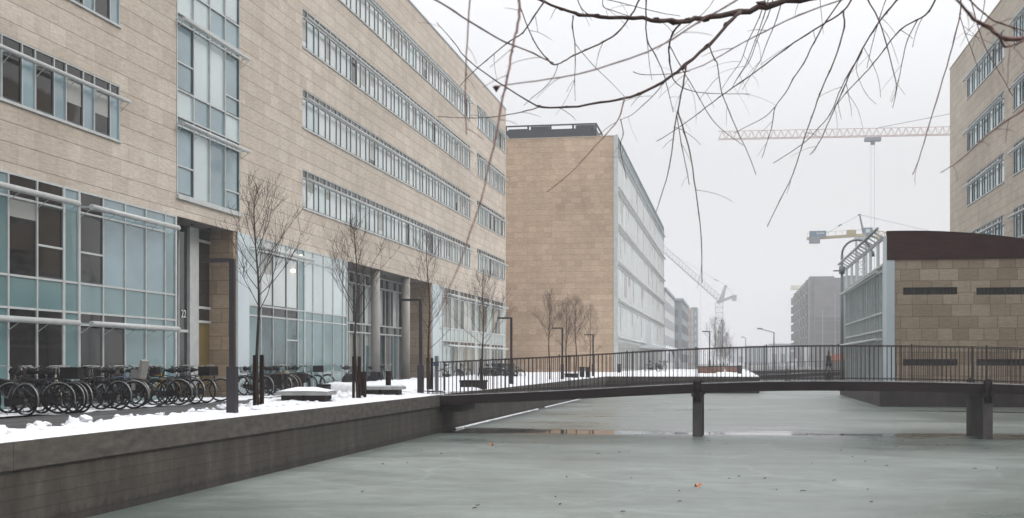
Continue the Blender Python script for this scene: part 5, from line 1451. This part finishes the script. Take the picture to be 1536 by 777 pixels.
# overcast cloud deck: brighter toward the zenith, over the clear sky
tc = nt.nodes.new('ShaderNodeTexCoord'); sx = nt.nodes.new('ShaderNodeSeparateXYZ'); nt.links.new(tc.outputs['Generated'], sx.inputs[0])
mr = nt.nodes.new('ShaderNodeMapRange'); nt.links.new(sx.outputs['Z'], mr.inputs[0])
mr.inputs[1].default_value = .16; mr.inputs[2].default_value = 1; mr.inputs[3].default_value = 7.9; mr.inputs[4].default_value = 23.5
cc = nt.nodes.new('ShaderNodeVectorMath'); cc.operation = 'SCALE'; cc.inputs[0].default_value = (1.0, .998, 1.022); nt.links.new(mr.outputs[0], cc.inputs['Scale'])
nz = nt.nodes.new('ShaderNodeTexNoise'); nz.inputs['Scale'].default_value = 1.6; nz.inputs['Detail'].default_value = 4.
rz_ = nt.nodes.new('ShaderNodeMapRange'); nt.links.new(nz.outputs['Fac'], rz_.inputs[0]); rz_.inputs[1].default_value = .3; rz_.inputs[2].default_value = .7; rz_.inputs[3].default_value = .95; rz_.inputs[4].default_value = 1.05
c2_ = nt.nodes.new('ShaderNodeVectorMath'); c2_.operation = 'SCALE'; nt.links.new(cc.outputs[0], c2_.inputs[0]); nt.links.new(rz_.outputs[0], c2_.inputs['Scale'])
mx = nt.nodes.new('ShaderNodeMix'); mx.data_type = 'RGBA'; mx.inputs[0].default_value = .90
nt.links.new(sky.outputs[0], mx.inputs[6]); nt.links.new(c2_.outputs[0], mx.inputs[7]); nt.links.new(mx.outputs[2], bg.inputs['Color'])
bg.inputs['Strength'].default_value = .10
sl_ = bpy.data.lights.new('sun', 'SUN'); sl_.energy = 1.0; sl_.angle = math.radians(25); sl_.color = (1, .96, .9)
so = bpy.data.objects.new('sun', sl_); C.objects.link(so)
el, az = math.radians(SUN_EL), math.radians(SUN_AZ)
dv = Vector((math.sin(az)*math.cos(el), math.cos(az)*math.cos(el), math.sin(el)))
so.rotation_euler = dv.to_track_quat('Z', 'Y').to_euler()

# ------------------------------------------------------------------ camera
cam = bpy.data.cameras.new('camera'); co = bpy.data.objects.new('camera', cam); C.objects.link(co); scene.camera = co
cam.sensor_width = 36.; cam.lens = FPX/1536*36; cam.shift_y = (HZ-388.5)/1536
co.location = (0, 0, EYE); co.rotation_euler = (math.pi/2, 0, TH)
cam.clip_start = .05; cam.clip_end = 3000
cam.dof.use_dof = True; cam.dof.focus_distance = 32; cam.dof.aperture_fstop = 11

scene.render.engine = 'CYCLES'; cy = scene.cycles
cy.use_denoising = True; cy.max_bounces = 7; cy.diffuse_bounces = 3; cy.glossy_bounces = 3; cy.volume_bounces = 1; cy.transparent_max_bounces = 4
cy.caustics_reflective = False; cy.caustics_refractive = False; cy.sample_clamp_indirect = 4
vs = scene.view_settings; vs.view_transform = 'Standard'; vs.look = 'None'; vs.exposure = .09; vs.gamma = 1.; vs.use_curve_mapping = False
